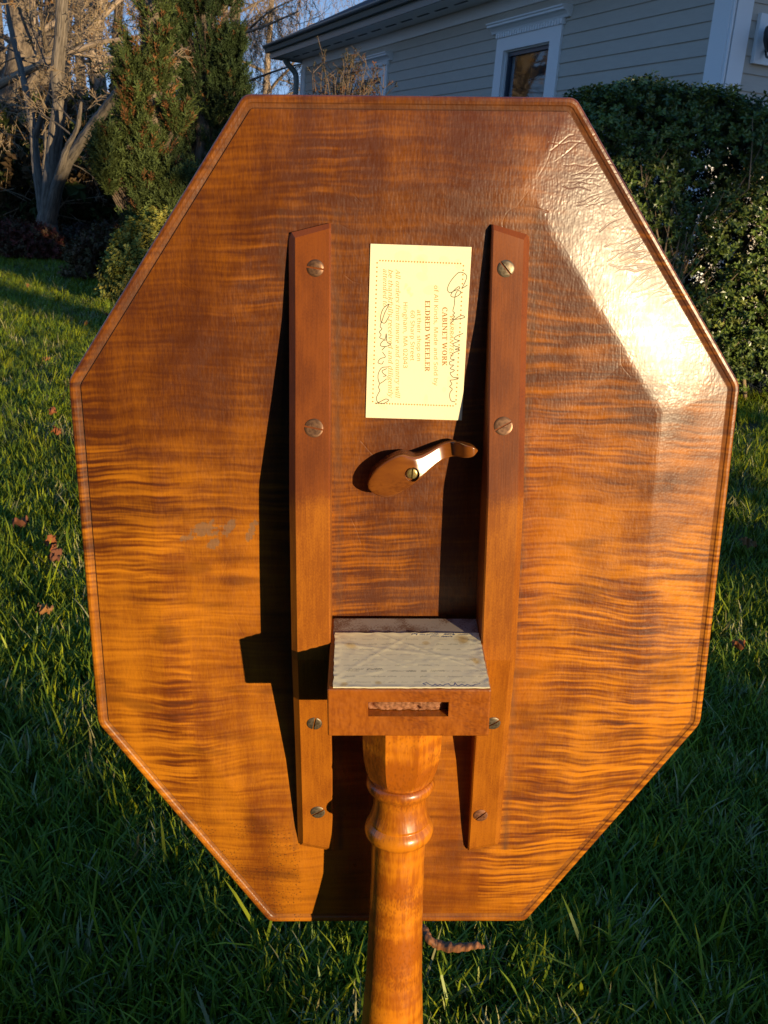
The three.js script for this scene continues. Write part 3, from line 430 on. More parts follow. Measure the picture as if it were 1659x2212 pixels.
  // ---- turn-button latch
  {
    const up = [[-0.0198, 0.0470], [-0.0190, 0.0505], [-0.0160, 0.0558], [-0.0112, 0.0602], [-0.0062, 0.0632], [-0.0017, 0.0645], [0.0022, 0.0637], [0.0054, 0.0634], [0.0090, 0.0641], [0.0138, 0.0662], [0.0199, 0.0690], [0.0256, 0.0705], [0.0300, 0.0709], [0.0345, 0.0701], [0.0372, 0.0680]];
    const lo = [[-0.0198, 0.0468], [-0.0190, 0.0450], [-0.0160, 0.0425], [-0.0112, 0.0409], [-0.0062, 0.0413], [-0.0017, 0.0438], [0.0022, 0.0466], [0.0054, 0.0494], [0.0090, 0.0521], [0.0138, 0.0562], [0.0199, 0.0606], [0.0256, 0.0627], [0.0300, 0.0636], [0.0345, 0.0648], [0.0372, 0.0676]];
    const zt = [0.0105, 0.0122, 0.0130, 0.0134, 0.0136, 0.0137, 0.0137, 0.0137, 0.0125, 0.0104, 0.0080, 0.0090, 0.0165, 0.0182, 0.0165], ty = [0, 0, 0, 0, 0, 0, 0.02, 0.1, 0.17, 0.19, 0.19, 0.12, 0, 0, 0], zb = [0.001, 0.0005, 0.0005, 0.0005, 0.0005, 0.0005, 0.0005, 0.0005, 0.0006, 0.0012, 0.0026, 0.0050, 0.0086, 0.0110, 0.0135];
    const N = 44, sp = (a, k) => { const c = new THREE.CatmullRomCurve3(a.map((q, i) => V(q[0], q[1], i)), false, 'centripetal'); return c.getPoint(k); }, zz = (a, k) => { const f = k * (a.length - 1), i = Math.min(a.length - 2, Math.floor(f)), t = f - i, p0 = a[Math.max(0, i - 1)], p1 = a[i], p2 = a[i + 1], p3 = a[Math.min(a.length - 1, i + 2)]; return 0.5 * (2 * p1 + (p2 - p0) * t + (2 * p0 - 5 * p1 + 4 * p2 - p3) * t * t + (3 * p1 - p0 - 3 * p2 + p3) * t * t * t); };
    const rows = []; for (let k = 0; k <= N; k++) { const t = k / N, a = sp(up, t), b2 = sp(lo, t), h = zz(zt, t), z0 = zz(zb, t), tl = zz(ty, t), r = []; const M = 32; for (let i = 0; i < M; i++) { const th = i / M * 2 * Math.PI, cs = Math.cos(th), sn = Math.sin(th), e = 0.24, X = Math.sign(cs) * Math.abs(cs) ** e, Z = Math.sign(sn) * Math.abs(sn) ** e; const w = (X + 1) / 2; r.push(V(lerp(b2.x, a.x, w), lerp(b2.y, a.y, w), lerp(z0, h - tl * (w - 0.5) * (a.y - b2.y), (Z + 1) / 2))); } rows.push(r); }
    const cap = (r) => { const c = V(); r.forEach((p) => c.add(p)); c.divideScalar(r.length); return r.map(() => c.clone()); };
    let g = grid([cap(rows[0]), ...rows, cap(rows[N])], true, (p) => [p.y * 8.3, p.x * 8.3]); { const ix = g.index; for (let i = 0; i < ix.count; i += 3) { const t = ix.getX(i + 1); ix.setX(i + 1, ix.getX(i + 2)); ix.setX(i + 2, t); } } g.computeVertexNormals();
    { const p = g.attributes.position, n = g.attributes.normal; let t = 0; for (let i = 0; i < p.count; i++) if (p.getX(i) < 0 && p.getZ(i) > 0.0128) t += n.getZ(i); if (t < 0) { for (let i = 0; i < n.count; i++) n.setXYZ(i, -n.getX(i), -n.getY(i), -n.getZ(i)); upright(g); } }
    // counterbore for the screw
    g.translate(-BASE.x, -BASE.y, -BASE.z);
    const A = new Brush(mergeVertices(g)), hole = new THREE.CylinderGeometry(0.0039, 0.0039, 0.008, 24); hole.rotateX(Math.PI / 2); const Bc = new Brush(hole); Bc.position.set(0.0035 - BASE.x, 0.0540 - BASE.y, 0.0150 - BASE.z); Bc.updateMatrixWorld(); A.updateMatrixWorld();
    const lg = ev.evaluate(A, Bc, SUBTRACTION).geometry;
    const latch = part('latch', lg, wm(wood([0.21, 0.066, 0.010], [0.14, 0.040, 0.008], [0.09, 0.025, 0.006], 30, 8, 0.1, 0.5), { clearcoat: 0.6, clearcoatRoughness: 0.12, roughnessMap: null, roughness: 0.24, bumpScale: 0.00006 }), T, true);
    place('screw', sgS, brass, latch, 0.0035, 0.0540, 0.0122, 1.5);
  }
  // ---- block with its mortise, and the paper pasted on top
  {
    const BL = new THREE.Group(); // frame only
    const bw = 0.082, bd = 0.0686, bh = 0.0286, rot = 0.128, org = V(0.0014, -0.0320, 0.004);
    const M = new THREE.Matrix4().makeRotationX(rot).setPosition(org);
    const solid = new RoundedBoxGeometry(bw, bh, bd, 2, 0.0011); solid.translate(0, -bh / 2, bd / 2);
    const A = new Brush(solid), cut = new THREE.BoxGeometry(0.0405, 0.0088, 0.02), Bc = new Brush(cut); Bc.position.set(-0.0003, -0.0117, bd - 0.0005); Bc.updateMatrixWorld(); A.updateMatrixWorld();
    let g = ev.evaluate(A, Bc, SUBTRACTION).geometry; g = box3(g); { const uv = g.attributes.uv; for (let i = 0; i < uv.count; i++) uv.setXY(i, uv.getY(i) * 0.9 + uv.getX(i) * 0.25, uv.getX(i)); } g.applyMatrix4(M); const block = part('block', g, mahogM);
    // broken end grain inside the mortise
    const rows = []; for (let j = 0; j <= 20; j++) { const r = []; for (let i = 0; i <= 60; i++) { const x = (i / 60 - 0.5) * 0.0402, t = j / 20, y = -0.0157 + t * 0.0086, e = Math.abs(x) / 0.0201; r.push(V(x - 0.0003, y, bd - 0.0070 + 0.0055 * Math.sin(Math.PI * Math.min(1, (1 - e) * 2.6) / 2) * (0.35 + 0.65 * t) * (e > 0.98 ? 0 : 1) + 0.0013 * fbm(x * 420, y * 420, 3) + 0.0008 * pn(x * 900, y * 200, 4) - 0.004 * sst(0.3, 0.5, fbm(x * 160 + 4, y * 260, 2)))); } rows.push(r); }
    let tg = grid(rows, false, (p) => [p.x * 20, p.y * 20]); tg.applyMatrix4(M);
    const tn = part('tenon', tg, std([1, 1, 1], 0.6, { map: wood([0.36, 0.16, 0.08], [0.20, 0.075, 0.035], [0.07, 0.03, 0.018], 14, 60, 0.1, 1.4) }), block);
    // crumpled paper
    const cv = document.createElement('canvas'); cv.width = 900; cv.height = 600; const c = cv.getContext('2d'); c.fillStyle = '#e8d9aa'; c.fillRect(0, 0, 900, 600);
    for (const [x, y, r] of [[780, 60, 40], [790, 95, 26], [845, 300, 30], [850, 330, 18], [560, 110, 22], [100, 150, 30], [60, 560, 24], [260, 540, 20]]) for (let k = 0; k < 8; k++) { c.globalAlpha = 0.09; c.fillStyle = '#b98a35'; c.beginPath(); c.ellipse(x + rr(-r, r) * 0.6, y + rr(-r, r) * 0.6, r * rr(0.4, 1), r * rr(0.4, 1.2), rr(0, 3), 0, 7); c.fill(); }
    c.lineCap = 'round'; const line = (x0, x1, y, amp, col, al, lw) => { c.strokeStyle = col; c.lineWidth = lw; let x = x0; while (x < x1) { const w = rr(24, 95); c.globalAlpha = al * rr(0.35, 1.1); c.beginPath(); c.moveTo(x, y); for (let q = 0; q < w; q += 5) c.lineTo(x + q + rr(-1.5, 1.5), y + (q % 10 ? -1 : 1) * amp * rr(0.2, 1)); c.stroke(); x += w + rr(10, 40); } };
    for (let k = 0; k < 9; k++) line(60 + rr(-30, 30), 860, 70 + k * 58, 8, '#6d634c', 0.38, 3.4);
    line(480, 800, 14, 7, '#22305a', 0.9, 5); line(600, 740, 36, 6, '#22305a', 0.9, 5); line(90, 230, 400, 7, '#4a443a', 0.8, 5); line(340, 640, 420, 7, '#4a443a', 0.5, 4);
    c.globalAlpha = 0.95; c.strokeStyle = '#23356e'; c.lineWidth = 5; c.beginPath(); const sgn = [[535, 565], [520, 548], [540, 540], [560, 560], [575, 570], [590, 552], [600, 572], [618, 556], [630, 572], [650, 555], [668, 548], [680, 574], [700, 560], [705, 540], [720, 574], [745, 552], [760, 570], [775, 556], [800, 574], [820, 556], [850, 548]]; sgn.forEach(([x, y], i) => i ? c.lineTo(x, y) : c.moveTo(x, y)); c.stroke(); c.globalAlpha = 1;
    const rw = [], crease = (x, z) => { let h = 0.0004 * fbm(x * 75, z * 75, 4) + 0.00006 * pn(x * 400, z * 400, 2); for (const [a, b2, d, w, s] of [[0.5, 0.86, 0.0040, 0.0011, 0.0006], [0.55, 0.84, 0.0230, 0.0008, 0.0004], [-0.7, 0.71, 0.015, 0.0012, 0.0004], [0.2, 0.98, 0.034, 0.0016, 0.0005], [0.62, 0.78, 0.0390, 0.0009, 0.0004], [-0.35, 0.93, 0.044, 0.001, 0.0003]]) { const q = x * a * -1 + z * b2 - d; h += 0.5 * s * Math.exp(-(q * q) / (w * w)) * (0.4 + 1.2 * Math.abs(pn(x * 50, z * 50, d * 99))); } return h; };
    const NX = 90, NZ = 64; for (let j = 0; j <= NZ; j++) { const r = []; for (let i = 0; i <= NX; i++) { const u = i / NX, v = j / NZ, x = -0.0385 + 0.0005 * v + u * 0.0782 + 0.0006 * pn(v * 9, 1, 3), z = 0.0165 + v * 0.0510 + 0.0007 * pn(u * 11, 4, 2) * (1 - v); const ed = Math.min(u, 1 - u, v, 1 - v); r.push(V(x, 0.0005 + Math.max(0, crease(x, z)) + 0.0004 * sst(0.06, 0, ed) * (0.5 + pn(u * 14, v * 14, 6)), z)); } rw.push(r); }
    rw.push(rw[NZ].map((p) => V(p.x, p.y - 0.00035, p.z + 0.0001)));
    let pg = grid(rw, false, (p, u, v) => [u, 1 - v]); { const n = pg.attributes.normal; let t = 0; for (let i = 0; i < n.count; i++) t += n.getY(i); if (t < 0) { for (let i = 0; i < n.count; i++) n.setXYZ(i, -n.getX(i), -n.getY(i), -n.getZ(i)); upright(pg); } } pg.applyMatrix4(M);
    const pp = part('paper', pg, std([1, 1, 1], 0.9, { map: canvasTex(cv) }), block); pp.userData.label = 'crumpled grey paper with faded handwriting pasted on the block';
    // dusty bare strip behind the paper
    const ds = []; for (let j = 0; j <= 6; j++) { const r = []; for (let i = 0; i <= 40; i++) r.push(V(-0.0395 + i / 40 * 0.079, 0.00012 + 0.0002 * Math.abs(fbm(i * 0.4, j * 0.8, 3)), 0.0008 + j / 6 * (0.0165 + 0.0006 * pn(i * 0.3, 2, 2)))); ds.push(r); }
    let dg = grid(ds, false, (p) => [p.x * 12, p.z * 12]); dg.applyMatrix4(M); upright(dg);
    const dust = tex(256, 256, (u, v) => mix3([0.33, 0.27, 0.21], [0.15, 0.075, 0.04], sst(-0.15, 0.3, fbm(u * 5, v * 5, 4) + 0.35 * pn(u * 90, v * 90, 3))));
    const dm = part('rough_strip', dg, std([1, 1, 1], 0.95, { map: dust }), block);
    // pintles on which the top turns
    const pin = new THREE.CylinderGeometry(0.005, 0.005, 0.10, 14); pin.rotateZ(Math.PI / 2); pin.applyMatrix4(new THREE.Matrix4().makeTranslation(0, -0.013, 0.012)); pin.applyMatrix4(M); part('pintle', pin, mahogM, block);
  }
  // ---- turned column: octagonal neck, rings, swelling shaft
  {
    const ax = (y) => V(-0.0004 - 0.0032 * Math.min(1.6, Math.max(0, (-0.09 - y) / 0.2)), y, 0.0335);
    // profile y, radius
    const pr = [[-0.1145, 0.0165], [-0.1150, 0.0180], [-0.1165, 0.0188], [-0.1185, 0.0191], [-0.1205, 0.0185], [-0.1220, 0.0168], [-0.1228, 0.0155], [-0.1250, 0.0149], [-0.1290, 0.0147], [-0.1335, 0.0150], [-0.1375, 0.0159], [-0.1400, 0.0168], [-0.1412, 0.0170], [-0.1415, 0.0164], [-0.1422, 0.0166], [-0.1432, 0.0177], [-0.1450, 0.0189], [-0.1475, 0.0194], [-0.1500, 0.0190], [-0.1518, 0.0177], [-0.1526, 0.0163], [-0.1540, 0.0154], [-0.158, 0.0152], [-0.17, 0.0151], [-0.19, 0.0153], [-0.215, 0.0157], [-0.25, 0.0168], [-0.29, 0.0188], [-0.33, 0.0212], [-0.37, 0.0226], [-0.40, 0.0218], [-0.43, 0.0188], [-0.445, 0.0170], [-0.45, 0.0215], [-0.457, 0.0235], [-0.464, 0.0215], [-0.468, 0.0225], [-0.56, 0.0235], [-0.575, 0.020], [-0.576, 0.0001]];
    const rows = []; pr.forEach(([y, r], k) => { const c = ax(y), q = []; for (let i = 0; i <= 48; i++) { const a = i / 48 * 6.28319; q.push(V(c.x + r * Math.cos(a), y, c.z + r * Math.sin(a))); } rows.push(q); });
    rows.unshift(rows[0].map(() => ax(-0.1145)));
    let g = grid(rows, false, (p, u) => [u * 0.9 + 0.03, p.y * 8.33]); { const n = g.attributes.normal, p = g.attributes.position; let t = 0; for (let i = 0; i < n.count; i++) t += n.getZ(i) * (p.getZ(i) - 0.0335); if (t < 0) { const ix = g.index; for (let i = 0; i < ix.count; i += 3) { const t2 = ix.getX(i + 1); ix.setX(i + 1, ix.getX(i + 2)); ix.setX(i + 2, t2); } g.computeVertexNormals(); } }
    // seam normals
    const col = part('column', g, columnM);
    const orow = []; for (const [y, r, ro] of [[-0.046, 0.0232, 0], [-0.085, 0.0230, 0], [-0.0925, 0.0228, 0.02], [-0.1000, 0.0221, 0.12], [-0.1070, 0.0207, 0.3], [-0.1120, 0.0190, 0.55], [-0.1146, 0.0175, 0.9], [-0.1150, 0.0001, 1]]) { const c = ax(y), q = []; for (let i = 0; i < 48; i++) { const a = i / 48 * 6.28319 + 0.03, seg = ((a - 0.03) % (Math.PI / 4)) - Math.PI / 8, f = lerp(Math.cos(Math.PI / 8) / Math.cos(seg), 0.96, ro), R = r * f; q.push(V(c.x + R * Math.cos(a + Math.PI / 8), y, c.z + R * Math.sin(a + Math.PI / 8))); } orow.push(q); }
    let og = grid(orow, true, (p, u) => [u * 1.0, p.y * 8.33]); og = toCreasedNormals(og, 0.35); { const n = og.attributes.normal, p = og.attributes.position; let t = 0; for (let i = 0; i < n.count; i++) t += n.getZ(i) * (p.getZ(i) - 0.0335); if (t < 0) { for (let i = 0; i < n.count; i++) n.setXYZ(i, -n.getX(i), -n.getY(i), -n.getZ(i)); } upright(og); }
    part('octagonal_neck', og, columnM, col);
    for (const a of [0.5, 0.5 + 2.0944, 0.5 + 4.1888]) { // three cabriole legs
      const c = ax(-0.56), d = V(Math.cos(a), 0, Math.sin(a)), pts = [[0.012, -0.50], [0.045, -0.498], [0.085, -0.53], [0.12, -0.585], [0.150, -0.628], [0.180, -0.645], [0.205, -0.646]], hs = [0.034, 0.030, 0.024, 0.018, 0.014, 0.012, 0.010], ws = [0.012, 0.012, 0.011, 0.010, 0.010, 0.012, 0.013];
      const cur = curve(pts.map(([r, y]) => V(c.x + d.x * r, y, c.z + d.z * r)), 24), side = V(-d.z, 0, d.x), rws = cur.map((p, k) => { const t = k / 24 * 6, i = Math.min(5, Math.floor(t)), f = t - i, h = lerp(hs[i], hs[i + 1], f), w = lerp(ws[i], ws[i + 1], f), tg = cur[Math.min(24, k + 1)].clone().sub(cur[Math.max(0, k - 1)]).normalize(), nn = tg.clone().cross(side).normalize(), q = []; for (let s = 0; s < 14; s++) { const th = s / 14 * 6.28319, cs = Math.cos(th), sn = Math.sin(th); q.push(p.clone().addScaledVector(side, Math.sign(cs) * Math.abs(cs) ** 0.6 * w).addScaledVector(nn, Math.sign(sn) * Math.abs(sn) ** 0.6 * h)); } return q; });
      const end = rws[24].map(() => cur[24].clone()); const lg = grid([...rws, end], true, (p, u) => [u, p.y * 8.33]); { const n = lg.attributes.normal, p = lg.attributes.position; let t = 0; for (let i = 0; i < n.count; i++) t += n.getY(i) * (p.getY(i) + 0.58); if (t < 0) { const ix = lg.index; for (let i = 0; i < ix.count; i += 3) { const t2 = ix.getX(i + 1); ix.setX(i + 1, ix.getX(i + 2)); ix.setX(i + 2, t2); } lg.computeVertexNormals(); } }
      part('leg', lg, mapleM);
    }
  }
}
// ---------------------------------------------------------------- trees, shrubs and leaves
const barkT = tex(256, 256, (u, v) => { const g = fbm(u * 20, v * 5, 4) + 0.4 * pn(u * 46, v * 14, 3); return mix3([0.13, 0.105, 0.08], [0.30, 0.25, 0.195], sst(-0.4, 0.4, g)); });
const barkB = tex(256, 256, (u, v) => 0.5 + 0.5 * fbm(u * 22, v * 5, 4), false);
const barkM = (k, kk) => std([k, kk ?? k, kk ?? k], 0.95, { map: barkT, bumpMap: barkB, bumpScale: 0.02 });
const bark1 = barkM(0.72, 0.70), bark2 = std([0.75, 0.68, 0.62], 0.95, { map: barkT, bumpMap: barkB, bumpScale: 0.02 }), barkPale = std([1.35, 1.2, 1.05], 0.95, { map: barkT });
const twigM = std([0.13, 0.09, 0.06], 0.95), twigTan = std([0.27, 0.19, 0.11], 0.95);
const leafM = phys([1, 1, 1], 0.65, { side: THREE.DoubleSide, specularIntensity: 0.25 });
const glossM = phys([1, 1, 1], 0.32, { side: THREE.DoubleSide, specularIntensity: 0.8 });
// bough: a wandering limb with side shoots, down to twigs
function bough(T, tw, p, d, len, r, lev, o) {
  const n = lev > 1 ? 5 : 3, pts = [p.clone()], rad = [r]; let q = p.clone(), e = d.clone().normalize();
  for (let k = 1; k <= n; k++) { e.addScaledVector(rdir(), o.wander).add(V(0, (lev > 1 ? o.rise : o.tip), 0)).normalize(); q = q.clone().addScaledVector(e, len / n); pts.push(q); rad.push(Math.max(o.min, r * (1 - 0.78 * k / n))); }
  (lev >= o.thick ? T : tw).add(pts, rad, lev > 2 ? 7 : lev > 1 ? 4 : 3);
  if (o.ends && lev <= 1) o.ends.push({ p: pts[n].clone(), d: e.clone() }, { p: pts[Math.max(1, n - 1)].clone(), d: e.clone() });
  if (lev <= 0) return;
  const kids = o.kids[lev] ?? 4; for (let k = 0; k < kids; k++) { const t = lerp(o.from ?? 0.2, 1, (k + rnd()) / kids) * n, i = Math.min(n - 1, Math.floor(t)), s = pts[i].clone().lerp(pts[i + 1], t - i); const c = pts[i + 1].clone().sub(pts[i]).normalize().multiplyScalar(0.75).addScaledVector(rdir(), 0.95).normalize(); bough(T, tw, s, c, len * rr(0.38, 0.62) * (1.15 - 0.4 * t / n), Math.max(o.min, lerp(r, r * 0.25, t / n) * 0.55), lev - 1, o); }
}
function bareTree(name, label, group, base, h, r, lean, o = {}, mats = [bark2, twigM]) {
  const t = thing(name, label, 'tree', base, group), T = new Tubes(), L = new Tubes(), W = new Tubes();
  const pts = [V(0, -0.1, 0)], rad = [r * 1.35], n = 8; for (let k = 1; k <= n; k++) { pts.push(V(lean.x * h * k / n + rr(-1, 1) * 0.012 * h, h * k / n, lean.z * h * k / n + rr(-1, 1) * 0.012 * h)); rad.push(r * (1 - 0.8 * k / n)); }
  T.add(curve(pts, 24), Array.from({ length: 25 }, (_, k) => lerp(rad[Math.floor(k / 3)], rad[Math.min(8, Math.floor(k / 3) + 1)], (k % 3) / 3)), 9);
  const op = { wander: 0.22, rise: 0.05, tip: -0.02, min: 0.0045, thick: 2, kids: [0, 5, 5, 4], ...o };
  const nb = o.boughs ?? 9; for (let k = 0; k < nb; k++) { const f = lerp(o.low ?? 0.25, 1, (k + rnd() * 0.8) / nb), i = Math.min(n - 1, Math.floor(f * n)), s = pts[i].clone().lerp(pts[i + 1], Math.min(1, f * n - i)); const a = rr(0, 6.283); bough(L, W, s, V(Math.cos(a), rr(0.1, 0.9), Math.sin(a)), h * rr(0.2, 0.34) * (1.2 - 0.6 * f), r * (1.05 - 0.75 * f) * 0.5, o.lev ?? 3, op); }
  mesh('trunk', T.geo(), mats[0], t); const cr = new THREE.Group(); cr.name = 'crown'; t.add(cr); mesh('boughs', L.geo(), mats[0], cr).userData.kind = 'stuff'; const tw = mesh('twigs', W.geo(), mats[1], cr); tw.userData.kind = 'stuff'; return t;
}
// --- the pale tree of several trunks at the lawn's edge
{
  const base = V(-3.97, hgt(-3.97, -11.8), -11.8), t = thing('multi_trunk_tree', 'pale grey tree with several trunks forking low at the edge of the lawn', 'tree', base);
  const W = new Tubes(), L = new Tubes(), op = { wander: 0.25, rise: 0.04, tip: -0.05, min: 0.004, thick: 2, kids: [0, 5, 5, 4] };
  const limbs = [
    [[[100, 515, 0], [101, 485, 0], [102, 462, 0.01], [103, 445, 0.02]], [0.15, 0.12, 0.10, 0.05]],
    [[[101, 490, 0.02], [86, 410, 0.1], [77, 345, 0.15], [73, 290, 0.2], [62, 225, 0.3], [48, 160, 0.5], [30, 90, 0.7], [8, -10, 1], [-20, -120, 1.4]], [0.075, 0.058, 0.050, 0.046, 0.041, 0.036, 0.032, 0.025, 0.014]],
    [[[103, 490, 0], [108, 410, -0.1], [115, 340, -0.15], [121, 280, -0.2], [128, 225, -0.2], [124, 160, -0.3], [131, 80, -0.4], [134, -10, -0.5], [138, -140, -0.6]], [0.095, 0.088, 0.084, 0.080, 0.077, 0.072, 0.068, 0.060, 0.045]],
    [[[106, 485, 0], [126, 395, -0.3], [152, 340, -0.5], [178, 302, -0.7], [210, 258, -0.9], [238, 222, -1.1], [262, 188, -1.3], [300, 120, -1.6]], [0.075, 0.066, 0.060, 0.057, 0.054, 0.050, 0.045, 0.028]],
    [[[104, 485, 0.1], [93, 415, 0.3], [96, 360, 0.4], [99, 320, 0.4], [92, 260, 0.5]], [0.045, 0.034, 0.030, 0.024, 0.012]],
    [[[120, 405, -0.2], [136, 350, -0.5], [150, 312, -0.6], [166, 282, -0.7], [176, 220, -0.8]], [0.05, 0.043, 0.038, 0.03, 0.014]],
    [[[75, 300, 0.2], [92, 245, 0.1], [110, 195, 0.0], [120, 130, 0], [150, 60, 0.2]], [0.036, 0.031, 0.024, 0.018, 0.01]],
  ];
  limbs.forEach(([P, R], i) => { const pts = P.map(([u, v, dz]) => at(u, v, -11.8 - dz).sub(base)), n = P.length * 5, g = new Tubes(), c = curve(pts, n); c.forEach((p) => p.addScaledVector(rdir(), 0.004)); g.add(c, c.map((_, k) => { const f = k / n * (R.length - 1), j = Math.min(R.length - 2, Math.floor(f)); return lerp(R[j], R[j + 1], f - j) * (1 + 0.02 * rr(-1, 1)); }), 12); mesh(i ? 'limb' : 'trunk', g.geo(), bark1, t);
    if (i) for (let k = 0; k < 3; k++) { const s = c[Math.floor(n * rr(0.65, 1))]; bough(L, W, s, V(rr(-1, 1), rr(-0.1, 0.9), rr(-1, 0.2)), rr(0.6, 1.2), 0.011, 3, op); } });
  const cr = new THREE.Group(); cr.name = 'crown'; t.add(cr); mesh('boughs', L.geo(), bark1, cr).userData.kind = 'stuff'; mesh('twigs', W.geo(), twigTan, cr).userData.kind = 'stuff';
}
// --- woods behind
{
  const spec = [ // u at the base, depth, height, radius, lean
    [34, -17, 11, 0.24, 0.012, 'massive dark trunk at the left end of the woods'], [62, -19, 12, 0.17, 0.02, 'straight tan trunk just right of the massive dark one'], [170, -18, 9, 0.10, 0.03, 'thin crooked tree between the pale trunks and the tall conifer'], [215, -22, 13, 0.20, -0.01, 'sunlit tan trunk left of the slim conifer'],
    [-30, -16, 10, 0.15, 0.03, ''], [8, -23, 12, 0.16, 0.01, ''], [118, -25, 13, 0.19, 0.0, ''], [150, -28, 12, 0.15, 0.02, ''], [252, -26, 12, 0.14, 0.0, ''], [310, -24, 12, 0.15, 0.01, ''], [395, -27, 12, 0.15, -0.01, ''], [470, -30, 13, 0.16, 0.0, ''], [-70, -21, 12, 0.18, 0.02, ''], [85, -33, 13, 0.2, 0, ''], [195, -35, 12, 0.16, 0.01, ''], [350, -37, 13, 0.17, 0, ''], [560, -38, 12, 0.15, 0, '']];
  for (const [u, z, h, r, lx, lab] of spec) { const b = at(u, 560, z); b.y = hgt(b.x, b.z) + Math.max(0, -z - 14) * 0.03; bareTree('woodland_tree', lab || 'bare autumn tree standing deep in the woods behind the lawn', lab ? null : 'bare trees deep in the woods', b, h, r, V(lx, 0, 0), { low: 0.14, boughs: 9, kids: [0, 5, 5, 4] }, [rnd() < 0.45 ? barkPale : bark2, rnd() < 0.5 ? twigTan : twigM]); }
  // hanging tan leaves on vines and twigs, and the brush underneath
  const clump = sprig(9, 0.04, 0.02, 0.10, 0.3), L = [];
  for (let k = 0; k < 3000; k++) { const z = -rr(13, 26), u = rr(-60, 330), v = 560 - 560 * Math.pow(rnd(), 0.8) * 1.1, p = at(u, v, z); if (fbm(p.x * 0.7, p.y * 0.7, 2, z * 0.1) < -0.02 || p.y < 0.1) continue; const g = fbm(p.x * 0.5 + 9, p.y * 0.5, 2), b = rr(0.6, 1.3); const c = g > 0.08 ? [0.075 * b, 0.10 * b, 0.025 * b] : rnd() < 0.5 ? [0.22 * b, 0.115 * b, 0.04 * b] : [0.27 * b, 0.19 * b, 0.085 * b]; L.push({ p, q: Q(rdir()), s: rr(0.7, 1.7), c }); }
  const vines = new THREE.Group(); vines.name = 'hanging_leaves'; scene.add(vines); tag(vines, 'tan and olive leaves hanging on vines through the woods at left', 'leaves', null, 'stuff'); copies('leaf_clumps', clump, leafM, vines, L);
  const U = [], bush = sprig(22, 0.09, 0.05, 0.3, 0.5);
  for (let k = 0; k < 9000; k++) { const z = -12.4 - 24 * Math.pow(rnd(), 1.3), x = at(rr(-160, 700), 560, z).x, top = 0.7 + 1.5 * Math.max(0, 0.35 + fbm(x * 0.4, z * 0.4, 3)) + (-z - 12) * 0.06, y = top * Math.pow(rnd(), 0.8), b = rr(0.4, 1.0), c = rnd() < 0.45 ? [0.050 * b, 0.066 * b, 0.016 * b] : [0.090 * b, 0.055 * b, 0.024 * b]; U.push({ p: V(x, y + Math.max(0, -z - 14) * 0.03, z), q: Q(rdir()), s: rr(0.7, 1.5), c }); }
  const under = new THREE.Group(); under.name = 'undergrowth'; scene.add(under); tag(under, 'dark tangled undergrowth filling the woods behind the lawn', 'undergrowth', null, 'stuff'); copies('brush', bush, leafM, under, U);
  const TT = new Tubes(); for (let k = 0; k < 900; k++) { const z = -12.6 - 10 * rnd() ** 1.5, x = at(rr(-120, 420), 560, z).x, p = V(x, rr(0, 0.5), z), d = V(rr(-1, 1), rr(0.2, 1.4), rr(-0.6, 0.6)).normalize(), l = rr(0.4, 1.8); TT.add([p, p.clone().addScaledVector(d, l * 0.5).add(V(0, rr(0, 0.1), 0)), p.clone().addScaledVector(d, l).add(V(rr(-0.1, 0.1), -rr(0, 0.3), 0))], [0.008, 0.006, 0.003], 3); }
  mesh('stems', TT.geo(), twigTan, under).userData.kind = 'stuff';
}
